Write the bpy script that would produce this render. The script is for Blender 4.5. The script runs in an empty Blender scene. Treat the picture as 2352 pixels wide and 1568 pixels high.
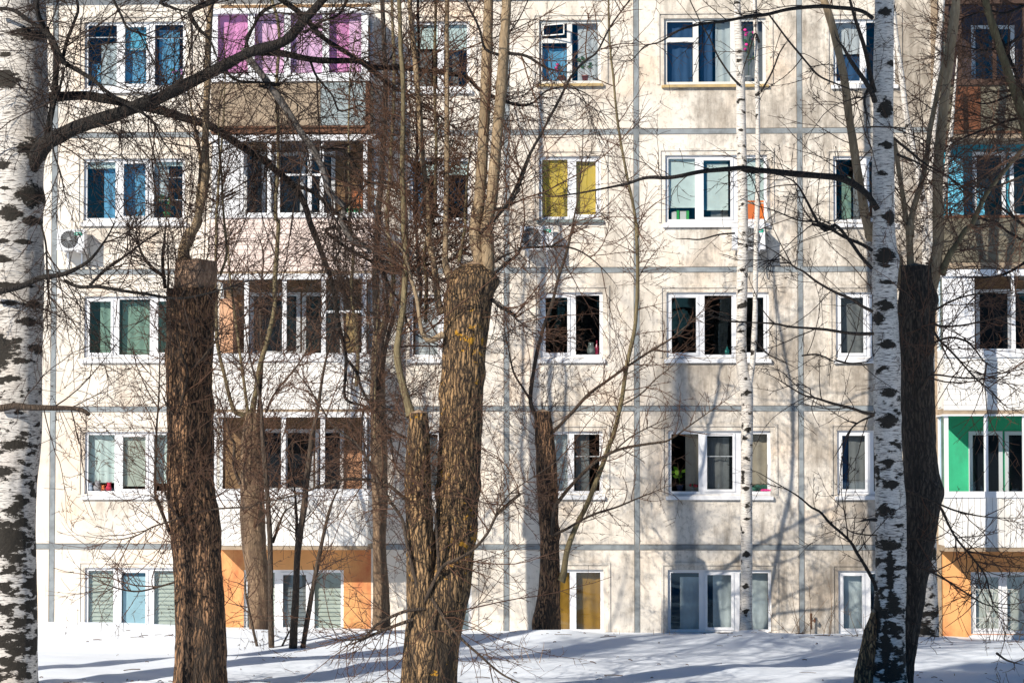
import bpy, math, random
import numpy as np
from mathutils import Vector, noise as mnoise

# ---------------------------------------------------------------- camera, world, sun
S = bpy.context.scene
COL = S.collection
FQ, CXQ, CYQ, SHQ = 5292.0, 1176.0, 784.0, 89.0     # focal length, centre and vertical lens shift in 2352-px units
PSI, PIT = math.radians(2.6), math.radians(2.3)
CAM = np.array([0.0, -45.0, 3.0])
cd = bpy.data.cameras.new('camera'); cam = bpy.data.objects.new('camera', cd); COL.objects.link(cam)
cam.location = CAM; cam.rotation_euler = (math.pi/2 + PIT, 0, PSI)
cd.sensor_width = 36; cd.lens = 36*FQ/2352; cd.shift_y = SHQ/2352; cd.clip_end = 3000; cd.clip_start = 0.5
S.camera = cam

SUN_T = np.array([0.80, 1.0, -0.78]); SUN_T = SUN_T/np.linalg.norm(SUN_T)   # the way sunlight travels
EL = math.asin(-SUN_T[2]); ROT = math.atan2(-SUN_T[0], -SUN_T[1])
w = bpy.data.worlds.new('World'); S.world = w; w.use_nodes = True
nt = w.node_tree
sky = nt.nodes.new('ShaderNodeTexSky'); sky.sky_type = 'NISHITA'; sky.sun_disc = False
sky.sun_elevation = EL; sky.sun_rotation = ROT; sky.air_density = 1.0; sky.dust_density = 0.3; sky.ozone_density = 2.5
bg = nt.nodes['Background']; bg.inputs['Strength'].default_value = 0.056
hs = nt.nodes.new('ShaderNodeHueSaturation'); hs.inputs['Saturation'].default_value = 2.4
nt.links.new(sky.outputs['Color'], hs.inputs['Color']); nt.links.new(hs.outputs['Color'], bg.inputs['Color'])
sd = bpy.data.lights.new('sun', 'SUN'); sun = bpy.data.objects.new('sun', sd); COL.objects.link(sun)
sd.energy = 5.0; sd.angle = math.radians(0.53); sd.color = (1.0, 0.915, 0.79)
sun.rotation_euler = Vector(SUN_T).to_track_quat('-Z', 'Y').to_euler(); sun.location = (-20, -40, 30)
S.view_settings.view_transform = 'Standard'; S.view_settings.look = 'None'
S.view_settings.exposure = 0.26; S.view_settings.gamma = 1.0
S.cycles.max_bounces = 6; S.cycles.transparent_max_bounces = 14; S.cycles.diffuse_bounces = 3
S.cycles.caustics_reflective = False; S.cycles.caustics_refractive = False

# ---------------------------------------------------------------- pixel -> place
cp, sp, cy, sy = math.cos(PIT), math.sin(PIT), math.cos(PSI), math.sin(PSI)
RIGHT = np.array([cy, sy, 0]); FWD = np.array([-sy*cp, cy*cp, sp]); UP = np.array([sy*sp, -cy*sp, cp])
def at(x, y, Y):
    """point on the plane of depth Y seen at (x, y) of the 2352 x 1568 view"""
    d = RIGHT*((x-CXQ)/FQ) + UP*((CYQ-y+SHQ)/FQ) + FWD
    return CAM + d*((Y-CAM[1])/d[1])
def mpp(Y): return (Y-CAM[1])/FQ        # metres per pixel at depth Y
X0 = [0, 600, 1200, 1860]; Y0 = [0, 560, 1107]
def path(s):
    """'q 10,20 ..' in view pixels, 'c1r0 30,40 ..' in pixels of an enlarged tile"""
    out, c, r = [], None, None
    for t in s.split():
        if t == 'q': c = None
        elif t[0] == 'c': c, r = int(t[1]), int(t[3])
        else:
            a, b = map(float, t.split(','))
            out.append((a, b) if c is None else ((X0[c]+a/2.613)/1.08844, (Y0[r]+b/2.613)/1.08844))
    return out

# ---------------------------------------------------------------- objects
def tag(o, label=None, cat=None, group=None, kind=None):
    if label: o['label'] = label
    if cat: o['category'] = cat
    if group: o['group'] = group
    if kind: o['kind'] = kind
    return o
def empty(name, loc, label, cat, group=None):
    o = bpy.data.objects.new(name, None); COL.objects.link(o); o.location = loc; o.empty_display_size = .2
    return tag(o, label, cat, group)
def link(name, me, m, parent=None, smooth=False):
    o = bpy.data.objects.new(name, me); COL.objects.link(o)
    if m: me.materials.append(m)
    if smooth: me.polygons.foreach_set('use_smooth', [True]*len(me.polygons))
    if parent:
        o.parent = parent
        p = parent; off = Vector((0, 0, 0))
        while p: off += p.location; p = p.parent
        me.transform(__import__('mathutils').Matrix.Translation(-off))
    return o
class MB:
    def __init__(s): s.v = []; s.f = []
    def box(s, a, b):
        (x0, y0, z0), (x1, y1, z1) = a, b
        x0, x1 = min(x0, x1), max(x0, x1); y0, y1 = min(y0, y1), max(y0, y1); z0, z1 = min(z0, z1), max(z0, z1)
        n = len(s.v)
        s.v += [(x0,y0,z0),(x1,y0,z0),(x1,y1,z0),(x0,y1,z0),(x0,y0,z1),(x1,y0,z1),(x1,y1,z1),(x0,y1,z1)]
        s.f += [tuple(n+i for i in q) for q in ((0,3,2,1),(4,5,6,7),(0,1,5,4),(1,2,6,5),(2,3,7,6),(3,0,4,7))]
        return s
    def poly(s, *pts):
        n = len(s.v); s.v += [tuple(p) for p in pts]; s.f.append(tuple(range(n, n+len(pts)))); return s
    def prism(s, pts, y0, y1):
        """outline in x,z extruded from y0 (front) to y1"""
        n = len(s.v); k = len(pts)
        s.v += [(x, y0, z) for x, z in pts] + [(x, y1, z) for x, z in pts]
        s.f.append(tuple(range(n, n+k))); s.f.append(tuple(range(n+2*k-1, n+k-1, -1)))
        for i in range(k): j = (i+1) % k; s.f.append((n+j, n+i, n+k+i, n+k+j))
        return s
    def lathe(s, c, prof, k=12, axis='z'):
        n = len(s.v)
        for r, h in prof:
            for i in range(k):
                a = 2*math.pi*i/k; u, v = r*math.cos(a), r*math.sin(a)
                s.v.append((c[0]+u, c[1]+v, c[2]+h) if axis == 'z' else (c[0]+u, c[1]+h, c[2]+v))
        for j in range(len(prof)-1):
            for i in range(k):
                i2 = (i+1) % k; s.f.append((n+j*k+i, n+j*k+i2, n+(j+1)*k+i2, n+(j+1)*k+i))
        s.f.append(tuple(n+(len(prof)-1)*k+i for i in range(k))); s.f.append(tuple(n+k-1-i for i in range(k)))
        return s
    def tube(s, pts, r, k=6):
        p = np.array([pts], float); v, f = tubes(p, np.full((1, len(pts)), r) if np.isscalar(r) else np.array([r]), k)
        n = len(s.v); s.v += [tuple(q) for q in v]; s.f += [tuple(int(i)+n for i in q) for q in f]; return s
    def build(s, name, m, parent=None, smooth=False):
        me = bpy.data.meshes.new(name); me.from_pydata(s.v, [], s.f); me.update()
        return link(name, me, m, parent, smooth)
def tubes(P, R, k):
    """P (M,n,3) polylines, R (M,n) radii -> verts, quads"""
    M, n, _ = P.shape
    T = np.gradient(P, axis=1); T /= np.linalg.norm(T, axis=2, keepdims=True)+1e-9
    avg = P[:, -1]-P[:, 0]; avg /= np.linalg.norm(avg, axis=1, keepdims=True)+1e-9
    ref = np.where((np.abs(avg[:, 2:3]) > .8), np.array([[0, 1., 0]]), np.array([[0, 0, 1.]]))[:, None, :]
    U = np.cross(T, np.broadcast_to(ref, T.shape)); U /= np.linalg.norm(U, axis=2, keepdims=True)+1e-9
    V = np.cross(T, U)
    a = np.arange(k)*2*math.pi/k
    V3 = P[:, :, None, :] + R[:, :, None, None]*(U[:, :, None, :]*np.cos(a)[None, None, :, None] + V[:, :, None, :]*np.sin(a)[None, None, :, None])
    idx = np.arange(M*n*k).reshape(M, n, k)
    A = idx[:, :-1, :]; B = np.roll(A, -1, axis=2); D = idx[:, 1:, :]; C = np.roll(D, -1, axis=2)
    F = np.stack([A, B, C, D], axis=-1).reshape(-1, 4)
    return V3.reshape(-1, 3), F
def mesh_np(name, V, F, smooth=True):
    me = bpy.data.meshes.new(name)
    me.vertices.add(len(V)); me.vertices.foreach_set('co', V.astype(np.float32).ravel())
    k = F.shape[1]
    me.loops.add(F.size); me.loops.foreach_set('vertex_index', F.astype(np.int32).ravel())
    me.polygons.add(len(F)); me.polygons.foreach_set('loop_start', np.arange(0, F.size, k, dtype=np.int32))
    me.polygons.foreach_set('loop_total', np.full(len(F), k, dtype=np.int32))
    if smooth: me.polygons.foreach_set('use_smooth', np.ones(len(F), dtype=bool))
    me.update(calc_edges=True); me.validate()
    return me

# ---------------------------------------------------------------- materials
def newmat(name):
    m = bpy.data.materials.new(name); m.use_nodes = True; t = m.node_tree
    return m, t, t.nodes['Principled BSDF']
def nd(t, typ, ins=None, **kw):
    n = t.nodes.new(typ)
    for k, v in kw.items(): setattr(n, k, v)
    for k, v in (ins or {}).items():
        if isinstance(v, bpy.types.NodeSocket): t.links.new(v, n.inputs[k])
        else: n.inputs[k].default_value = v
    return n
def coords(t, scale=(1, 1, 1)):
    tc = nd(t, 'ShaderNodeTexCoord'); mp = nd(t, 'ShaderNodeMapping', {'Vector': tc.outputs['Object'], 'Scale': scale})
    return mp.outputs['Vector']
def nz(t, vec, scale, detail=4, rough=.55, dist=0):
    return nd(t, 'ShaderNodeTexNoise', {'Vector': vec, 'Scale': scale, 'Detail': detail, 'Roughness': rough, 'Distortion': dist}).outputs['Fac']
def ramp(t, fac, stops):
    r = nd(t, 'ShaderNodeValToRGB', {'Fac': fac}); e = r.color_ramp.elements
    while len(e) < len(stops): e.new(.5)
    for i, (p, c) in enumerate(stops):
        e[i].position = p; e[i].color = (*(c if not np.isscalar(c) else (c, c, c)), 1)
    return r.outputs['Color']
def mixc(t, fac, a, b, mode='MIX'):
    n = nd(t, 'ShaderNodeMix', data_type='RGBA', blend_type=mode)
    for k, v in ((0, fac), (6, a), (7, b)):
        if isinstance(v, bpy.types.NodeSocket): t.links.new(v, n.inputs[k])
        else: n.inputs[k].default_value = v if k == 0 else (*v, 1)
    return n.outputs[2]
def mth(t, op, a, b=0.0, clamp=False):
    n = nd(t, 'ShaderNodeMath', operation=op, use_clamp=clamp)
    for k, v in ((0, a), (1, b)):
        if isinstance(v, bpy.types.NodeSocket): t.links.new(v, n.inputs[k])
        else: n.inputs[k].default_value = v
    return n.outputs[0]
def bump(t, h, b, strength=.5, dist=.02):
    n = nd(t, 'ShaderNodeBump', {'Height': h, 'Strength': strength, 'Distance': dist}); t.links.new(n.outputs['Normal'], b.inputs['Normal'])
_mc = {}
def paint(name, c, rough=.6, var=.12, scale=6, stretch=(1, 1, 1), dirt=None, dirt_lo=.5, dirt_hi=.72):
    """plain painted or cloth surface with mottling, optional dirt colour"""
    if name in _mc: return _mc[name]
    m, t, b = newmat(name); v = coords(t, stretch)
    n = nz(t, v, scale, 5, .6)
    col = ramp(t, n, [(.3, tuple(x*(1-var) for x in c)), (.7, tuple(min(1, x*(1+var)) for x in c))])
    if dirt:
        n2 = nz(t, v, scale*.6, 6, .7)
        col = mixc(t, ramp(t, n2, [(dirt_lo, 0), (dirt_hi, 1)]), col, dirt)
    t.links.new(col, b.inputs['Base Color']); b.inputs['Roughness'].default_value = rough
    bump(t, n, b, .15, .01)
    _mc[name] = m; return m
def glass_mat(name, tint, refl):
    m, t, b = newmat(name); t.nodes.remove(b)
    tr = nd(t, 'ShaderNodeBsdfTransparent', {'Color': (*tint, 1)})
    v = coords(t, (1.2, 1.2, 1.2)); bp = nd(t, 'ShaderNodeBump', {'Height': nz(t, v, 1.0, 1), 'Strength': .06, 'Distance': .05})
    gl = nd(t, 'ShaderNodeBsdfGlossy', {'Color': (.50, .78, 1, 1), 'Roughness': .015, 'Normal': bp.outputs['Normal']})
    fr = nd(t, 'ShaderNodeLayerWeight', {'Blend': .25})
    f = mth(t, 'ADD', mth(t, 'MULTIPLY', fr.outputs['Fresnel'], .6), refl, True)
    mx = nd(t, 'ShaderNodeMixShader', {'Fac': f}); t.links.new(tr.outputs[0], mx.inputs[1]); t.links.new(gl.outputs[0], mx.inputs[2])
    t.links.new(mx.outputs[0], t.nodes['Material Output'].inputs['Surface']); return m

def wall_mat():
    m, t, b = newmat('panel_paint'); v = coords(t)
    sx = nd(t, 'ShaderNodeSeparateXYZ', {'Vector': v})
    X = sx.outputs['X']
    base = mixc(t, ramp(t, nz(t, v, .5, 5, .6), [(.38, 0), (.62, 1)]), (.81, .76, .69), (.77, .70, .61))
    peach = mixc(t, ramp(t, nz(t, v, .8, 3), [(.52, 0), (.70, .7)]), base, (.80, .62, .46))
    # grime: grey clouds and run-down streaks, heavier to the right end
    bias = nd(t, 'ShaderNodeMapRange', {'Value': X, 'From Min': -4, 'From Max': 5, 'To Min': -.05, 'To Max': .062}).outputs[0]
    cl = nz(t, coords(t, (1, 1, .7)), .75, 8, .68, .3)
    g1 = ramp(t, mth(t, 'ADD', cl, bias), [(.47, 0), (.66, .75)])
    st = nz(t, coords(t, (3.6, 3.6, .6)), 1.6, 8, .72)
    g2 = ramp(t, mth(t, 'ADD', mth(t, 'ADD', mth(t, 'MULTIPLY', st, .6), mth(t, 'MULTIPLY', cl, .5)), bias), [(.55, 0), (.70, .75)])
    c1 = mixc(t, g1, peach, (.45, .395, .33)); c2 = mixc(t, g2, c1, (.22, .185, .15))
    fine = nz(t, v, 9, 8, .75)
    c3 = mixc(t, mth(t, 'MULTIPLY', ramp(t, mth(t, 'ADD', fine, bias), [(.53, 0), (.66, 1)]), .55), c2, (.22, .20, .17))
    t.links.new(c3, b.inputs['Base Color']); b.inputs['Roughness'].default_value = .85
    bump(t, mth(t, 'ADD', nz(t, v, 14, 6, .7), mth(t, 'MULTIPLY', nz(t, v, 90, 3), .4)), b, .35, .012)
    return m
def birch_mat(name, dashes=1.0):
    m, t, b = newmat(name)
    at_ = nd(t, 'ShaderNodeAttribute', attribute_name='scar').outputs['Fac']
    v = coords(t)
    base = mixc(t, nz(t, coords(t, (2, 2, 5)), 1.5, 5, .6), (.80, .77, .73), (.60, .55, .49))
    base = mixc(t, ramp(t, nz(t, v, 1.1, 3), [(.5, 0), (.75, .45)]), base, (.62, .50, .40))
    d = nz(t, coords(t, (5, 5, 46)), 1.6, 3, .6)
    dm = ramp(t, d, [(.545, 0), (.61, .9*dashes)])
    c = mixc(t, dm, base, (.10, .085, .075))
    d2 = nz(t, coords(t, (9, 9, 120)), 1.5, 2, .6); c = mixc(t, ramp(t, d2, [(.56, 0), (.64, .75*dashes)]), c, (.13, .11, .10))
    edge = nz(t, coords(t, (3.0, 3.0, 8)), 2.6, 9, .74, .4)
    s = ramp(t, mth(t, 'ADD', at_, mth(t, 'MULTIPLY', mth(t, 'SUBTRACT', edge, .5), 2.6)), [(.50, 0), (.57, 1)])
    dk = mixc(t, nz(t, v, 22, 6, .75), (.008, .006, .005), (.034, .027, .017))
    c = mixc(t, s, c, dk)
    t.links.new(c, b.inputs['Base Color']); b.inputs['Roughness'].default_value = .75
    bump(t, mth(t, 'ADD', mth(t, 'MULTIPLY', d, .3), mth(t, 'MULTIPLY', s, nz(t, v, 26, 6, .75))), b, .9, .03)
    return m
def bark_mat(name, a, bcol, lichen=0.0, wet=None, fis=1.0, scale=25.0, zs=.115):
    m, t, b = newmat(name)
    tc = nd(t, 'ShaderNodeTexCoord').outputs['Object']
    warp = nd(t, 'ShaderNodeTexNoise', {'Vector': tc, 'Scale': 3.0, 'Detail': 4.0, 'Roughness': .6}).outputs['Color']
    wv = nd(t, 'ShaderNodeMix', data_type='VECTOR'); wv.inputs[0].default_value = .16
    t.links.new(tc, wv.inputs[4])
    ad = nd(t, 'ShaderNodeVectorMath', operation='ADD'); t.links.new(tc, ad.inputs[0]); t.links.new(warp, ad.inputs[1]); t.links.new(ad.outputs[0], wv.inputs[5])
    mp = nd(t, 'ShaderNodeMapping', {'Vector': wv.outputs[1], 'Scale': (1, 1, zs)})
    vo = nd(t, 'ShaderNodeTexVoronoi', {'Vector': mp.outputs['Vector'], 'Scale': scale}, feature='DISTANCE_TO_EDGE')
    fine = nz(t, coords(t, (1, 1, .35)), 38, 6, .7); n2 = nz(t, coords(t, (1, 1, .5)), 3.2, 5, .65)
    hgt = mth(t, 'ADD', mth(t, 'MULTIPLY', vo.outputs['Distance'], 1.0), mth(t, 'MULTIPLY', mth(t, 'SUBTRACT', fine, .5), .42))
    rid = ramp(t, hgt, [(.04, 1), (.26, 0)])
    col = mixc(t, ramp(t, fine, [(.35, 0), (.7, 1)]), tuple(x*.78 for x in a), tuple(min(1, x*1.25) for x in a))
    col = mixc(t, ramp(t, n2, [(.38, 0), (.64, .68)]), col, tuple(x*.36 for x in a))
    pl = nz(t, coords(t, (1, 1, .22)), 5.5, 6, .7, .8)
    col = mixc(t, ramp(t, pl, [(.54, 0), (.60, .66)]), col, tuple(x*.30 for x in a)); col = mixc(t, ramp(t, pl, [(.34, .55), (.42, 0)]), col, tuple(min(1, x*1.45) for x in (a[0], a[1]*1.03, a[2]*1.12)))
    col = mixc(t, mth(t, 'MULTIPLY', rid, fis), col, bcol)
    if wet: col = mixc(t, ramp(t, nz(t, coords(t, (1, 1, .3)), 1.3, 4, .7), [(.50, 0), (.62, .8)]), col, wet)
    if lichen:
        ln = nz(t, tc, 9, 5, .7); big = nz(t, tc, 1.2, 2)
        col = mixc(t, ramp(t, mth(t, 'ADD', mth(t, 'MULTIPLY', ln, .7), mth(t, 'MULTIPLY', big, .5)), [(.735-lichen, 0), (.765-lichen, 1)]), col, (.50, .25, .02))
    t.links.new(col, b.inputs['Base Color']); b.inputs['Roughness'].default_value = .9
    bump(t, nd(t, 'ShaderNodeMath', {0: hgt, 1: .5}, operation='MINIMUM').outputs[0], b, 1.0, .055 if fis > .8 else .012)
    return m
def snow_mat():
    m, t, b = newmat('snow'); v = coords(t)
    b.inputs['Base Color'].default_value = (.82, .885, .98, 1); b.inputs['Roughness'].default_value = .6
    n = mth(t, 'ADD', nz(t, coords(t, (.6, 1.6, 1)), 1.4, 5, .55), mth(t, 'MULTIPLY', nz(t, v, 35, 4, .7), .05))
    bump(t, n, b, .35, .06); return m

M = dict(
    wall=wall_mat(), joint=paint('joint_paint', (.26, .29, .31), .8, .22, 3, (1, 1, 1), (.13, .14, .145), .46, .7),
    crack=paint('joint_gap', (.13, .12, .11), .9), glass=glass_mat('window_glass', (.94, .96, .96), .055),
    bglass=glass_mat('balcony_glass', (.97, .98, .98), .03),
    pvc=paint('white_plastic', (.83, .84, .87), .35, .03, 3), oldwhite=paint('old_white_paint', (.70, .70, .68), .5, .08, 8, (1, 1, .3), (.42, .36, .28), .6, .75),
    trim=paint('surround_paint', (.72, .66, .57), .85, .12, 5, (1, 1, 1), (.35, .31, .26), .52, .72),
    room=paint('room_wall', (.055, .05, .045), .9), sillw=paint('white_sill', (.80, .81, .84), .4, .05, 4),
    sillo=paint('ochre_sill', (.50, .36, .16), .7, .2, 5, (1, 1, 1), (.20, .15, .10)), sillg=paint('green_sill', (.16, .20, .20), .6, .15),
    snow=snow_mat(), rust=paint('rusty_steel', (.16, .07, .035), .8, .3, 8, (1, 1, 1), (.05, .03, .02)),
    conc=paint('brown_concrete', (.36, .28, .20), .9, .2, 4, (1, 1, 1), (.20, .15, .11), .5, .75),
    conc_dark=paint('dark_concrete', (.17, .15, .11), .9, .25, 4, (1, 1, .6), (.06, .06, .04), .48, .7),
    greypanel=paint('grey_blue_panel', (.30, .36, .38), .7, .12, 5), pinkside=paint('pink_siding', (.80, .665, .61), .55, .06, 2, (1, 1, .4), (.60, .49, .44), .52, .72),
    whiteside=paint('white_siding', (.82, .81, .79), .5, .05, 2, (1.5, 1.5, .35), (.62, .58, .52), .54, .74), orange=paint('orange_plaster', (.72, .36, .14), .85, .20, 1.3, (1, 1, .6), (.50, .15, .06), .46, .62),
    green=paint('green_plaster', (.04, .47, .24), .8, .16, 2.2, (1, 1, .6), (.05, .30, .17), .52, .7), teal=paint('teal_plaster', (.03, .26, .36), .8, .12, 3),
    brownwood=paint('brown_wood', (.065, .032, .02), .7, .35, 6, (4, 4, .3), (.04, .025, .02)), redwood=paint('rust_boards', (.15, .05, .018), .75, .3, 5, (8, 8, .3), (.10, .035, .015)),
    soffit=paint('brown_soffit', (.26, .16, .085), .9, .15, 2), beige=paint('beige_plaster', (.42, .34, .26), .9, .1, 2),
)
CUR = {}
def curm(name):
    D = dict(sheer=(.58, .66, .68), blue=(.15, .44, .70), lace=(.62, .66, .68), green=(.23, .36, .28), pink=(.93, .58, .86), magenta=(.90, .36, .70), lilac=(.50, .34, .66), beige=(.46, .40, .31),  # blue puts the sky's reflection in upper panes into the cloth
             ochre=(.84, .60, .09), mint=(.72, .86, .83), sage=(.56, .62, .54), gold=(.40, .22, .025), sky=(.16, .60, .84), dblue=(.03, .09, .20), brown=(.20, .13, .08), pale=(.60, .64, .58), grey=(.20, .215, .22), aqua=(.42, .66, .76))
    if name in CUR: return CUR[name]
    c = D[name]; m, t, b = newmat('cloth_'+name)
    n = nz(t, coords(t, (1, 1, 1)), 16 if name == 'lace' else 5, 6, .7)
    t.links.new(ramp(t, n, [(.35, tuple(x*.85 for x in c)), (.65, c)]), b.inputs['Base Color']); b.inputs['Roughness'].default_value = .85
    CUR[name] = m; return m

# ---------------------------------------------------------------- ground
def axis(segs):
    out = [segs[0][0]]
    for a, b_, st in segs:
        n = max(1, int(round((b_-a)/st))); out += [a+(b_-a)*(i+1)/n for i in range(n)]
    return out
gx = axis([(-900, -60, 105), (-60, -16, 2), (-16, 14, .14), (14, 60, 2), (60, 900, 105)])
gy = axis([(-900, -60, 105), (-60, -20, 1.6), (-20, .4, .11), (.4, 40, 4), (40, 900, 107)])
TREE_BASES = []
def snow_h(x, y):
    h = .16*mnoise.noise((x*.16, y*.30, 3.1)) + .07*mnoise.noise((x*.5, y*.8, 7.7)) + .022*mnoise.noise((x*1.3, y*2.4, 1.3))
    # soft wind ridges running along the house
    r = mnoise.noise((x*.12+y*.05, y*.9, 11.0)); h += .05*max(0, r)**.8
    # the bank along the wall is a little higher at the left end and sinks to the right
    nb = math.exp(-((y+4.6)/2.0)**2); h *= 1-.75*nb
    wl = max(0.0, min(1.0, (y+3.5)/3.0)); h = h*(1-.85*wl) + wl*(-.03 - .010*x)
    for bx, by, br in TREE_BASES:
        d = math.hypot(x-bx, y-by)
        if d < br*4: h += .07*math.exp(-((d-br*1.9)/(br*.8))**2) - .05*math.exp(-(d/(br*1.1))**2)
    cx_ = min(1.0, max(0.0, (x+9.5)/2))*min(1.0, max(0.0, (6.5-x)/4.0)); h += (.16+.02*mnoise.noise((x*.5, 3, 3)))*cx_*math.exp(-((y+4.3)/1.0)**2) - .06*cx_*wl
    if x > 5: h -= min(1.0, (x-5)/2.5)*.09*wl
    return h
def build_snow():
    V = np.array([[(x, y, snow_h(x, y)*(1 if abs(x) < 60 and abs(y) < 60 else 0)) for x in gx] for y in gy]).reshape(-1, 3)
    n, m_ = len(gx), len(gy)
    i = np.arange(n*m_).reshape(m_, n)
    F = np.stack([i[:-1, :-1], i[:-1, 1:], i[1:, 1:], i[1:, :-1]], -1).reshape(-1, 4)
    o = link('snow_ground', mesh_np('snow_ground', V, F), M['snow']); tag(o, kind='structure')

# ---------------------------------------------------------------- the apartment building
BX0, BX1, BZ1, BY1 = -17.0, 14.0, 13.9, 11.0
bld = empty('apartment_building', (0, 0, 0), 'cream concrete panel apartment block with grey joints, five storeys of windows and glazed balconies', 'building')
OPEN = []                  # openings in the facade (x0, z0, x1, z1)
def rect(x0, y0, x1, y1, Y=0.0):
    a = at(x0, (y0+y1)/2, Y); b = at(x1, (y0+y1)/2, Y); xm = (x0+x1)/2
    c = at(xm, y0, Y); d = at(xm, y1, Y)
    return a[0], d[2], b[0], c[2]
def curtain(parent, x0, x1, z0, z1, y, matname, waves=None, amp=.035, seed=0):
    amp = min(amp, .011)
    rng = random.Random(seed*7+int(x0*100)); nx = max(8, int((x1-x0)/.02)); nzv = 7
    k = waves or rng.uniform(30, 44); ph = rng.uniform(0, 6)
    V, F = [], []
    for j in range(nzv):
        for i in range(nx+1):
            u = i/nx; v = j/(nzv-1); x = x0+(x1-x0)*u
            yy = y + amp*math.sin(k*x+ph+.8*math.sin(3*x+v*.7))*(.55+.45*(1-v)) + .012*math.sin(17*x+3*v)
            V.append((x, yy, z0+(z1-z0)*v))
    for j in range(nzv-1):
        for i in range(nx): a = j*(nx+1)+i; F.append((a, a+1, a+nx+2, a+nx+1))
    me = bpy.data.meshes.new('curtain'); me.from_pydata(V, [], F); me.update()
    return link('curtain', me, curm(matname), parent, True)
def blind(parent, x0, x1, z0, z1, y, matname, slats=False):
    mb = MB()
    if slats:
        n = max(2, int((z1-z0)/.075)); h_ = (z1-z0)/n
        for i in range(n):
            za = z0+h_*i; mb.poly((x0, y-.016, za), (x1, y-.016, za), (x1, y+.010, za+h_*.93), (x0, y+.010, za+h_*.93))
        mb.box((x0+.002, y+.014, z0), (x1-.002, y+.018, z1))
    else:
        mb.box((x0, y, z0), (x1, y+.004, z1)); mb.box((x0, y-.012, z0-.02), (x1, y+.012, z0))
    return mb.build('blind', curm(matname), parent)
def frame_bars(mb, x0, z0, x1, z1, y0, y1, wd):
    mb.box((x0, y0, z0), (x0+wd, y1, z1)); mb.box((x1-wd, y0, z0), (x1, y1, z1))
    mb.box((x0+wd, y0, z0), (x1-wd, y1, z0+wd)); mb.box((x0+wd, y0, z1-wd), (x1-wd, y1, z1))
def window(x0, y0, x1, y1, mulls, kinds, items=(), sill='sillw', fm='pvc', label=None, mw=.125, old=False, back=True, Y=0.0, surround=True, wf=.06, dark=False, hidden_base=False):
    X0_, Z0_, X1_, Z1_ = rect(x0, y0, x1, y1, Y)
    ym = (y0+y1)/2; ms = [at(mx, ym, Y)[0] for mx in mulls]
    OPEN.append((X0_, Z0_, X1_, Z1_, Y))
    fy = Y+.055
    fr = MB(); frame_bars(fr, X0_, Z0_, X1_, Z1_, fy, fy+.07, wf)
    edges = [X0_+wf]
    for mx in ms: fr.box((mx-mw/2, fy, Z0_+wf), (mx+mw/2, fy+.07, Z1_-wf)); edges += [mx-mw/2, mx+mw/2]
    edges.append(X1_-wf)
    panes = [(edges[2*i], edges[2*i+1]) for i in range(len(ms)+1)]
    gl = MB()
    for (a, b), kd in zip(panes, kinds):
        za, zb = Z0_+wf, Z1_-wf
        if kd in 'sS':                                    # an opening sash: second frame standing proud
            frame_bars(fr, a-.012, za-.012, b+.012, zb+.012, fy-.018, fy+.055, .052)
            a2, b2, za2, zb2 = a+.04, b-.04, za+.04, zb-.04
        else: a2, b2, za2, zb2 = a, b, za, zb
        gl.poly((a2, fy+.035, za2), (b2, fy+.035, za2), (b2, fy+.035, zb2), (a2, fy+.035, zb2))
        if kd == 'v':                                     # small vent pane on top
            zt = zb-(zb-za)*.30; fr.box((a, fy-.004, zt-.045), (b, fy+.066, zt+.045))
        if kd == 'S' :
            zt = za+(zb-za)*.5
    for it in items:
        if it[0] == 'bar': fr.box((X0_+(X1_-X0_)*it[1], fy+.045, Z1_-(Z1_-Z0_)*it[3]-.008), (X0_+(X1_-X0_)*it[2], fy+.055, Z1_-(Z1_-Z0_)*it[3]+.008))
    win = fr.build('window', M[fm], bld)
    if label: win['label'] = label
    gl.build('pane', M['glass'], win)
    for n_, it in enumerate(items):
        if it[0] in ('cur', 'bl', 'vb'):
            _, u0, u1, v0, v1, mn = it[:6]
            xa, xb = X0_+(X1_-X0_)*u0, X0_+(X1_-X0_)*u1; zt, zb = Z1_-(Z1_-Z0_)*v0, Z1_-(Z1_-Z0_)*v1
            yy = fy+.13+.035*(n_ % 3)
            if it[0] == 'cur': curtain(win, xa, xb, zb, zt, yy, mn, seed=n_+int(x0+y0))
            elif it[0] == 'bl': blind(win, xa, xb, zb, zt, fy+.074+.005*n_, mn)
            else: blind(win, xa, xb, zb, zt, fy+.088+.004*n_, mn, True)
    if sill and not hidden_base:
        s = MB(); n = len(s.v); e = .05
        a, b = X0_-e, X1_+e
        pts = [(fy-.002, Z0_+.012), (Y-.055, Z0_-.035), (Y-.055, Z0_-.105), (Y-.045, Z0_-.105), (Y-.045, Z0_-.045), (fy-.002, Z0_-.004)]
        if sill != 'sillw': pts = [(fy-.002, Z0_+.012), (Y-.07, Z0_-.02), (Y-.07, Z0_-.065), (Y-.06, Z0_-.065), (Y-.06, Z0_-.03), (fy-.002, Z0_-.004)]
        # the part over the wall is wider than the opening, the part inside is not
        k = len(pts)
        s.v += [(X0_+.003, p, q) for p, q in pts] + [(X1_-.003, p, q) for p, q in pts]
        s.f.append(tuple(range(k))); s.f.append(tuple(range(2*k-1, k-1, -1)))
        for i in range(k): j = (i+1) % k; s.f.append((j, i, k+i, k+j))
        zf = pts[1][1]; zl = pts[2][1]
        s.box((a, Y-.06, zl-.002), (X0_+.002, Y-.003, zf)); s.box((X1_-.002, Y-.06, zl-.002), (b, Y-.003, zf))
        s.build('sill', M[sill], win)
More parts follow.
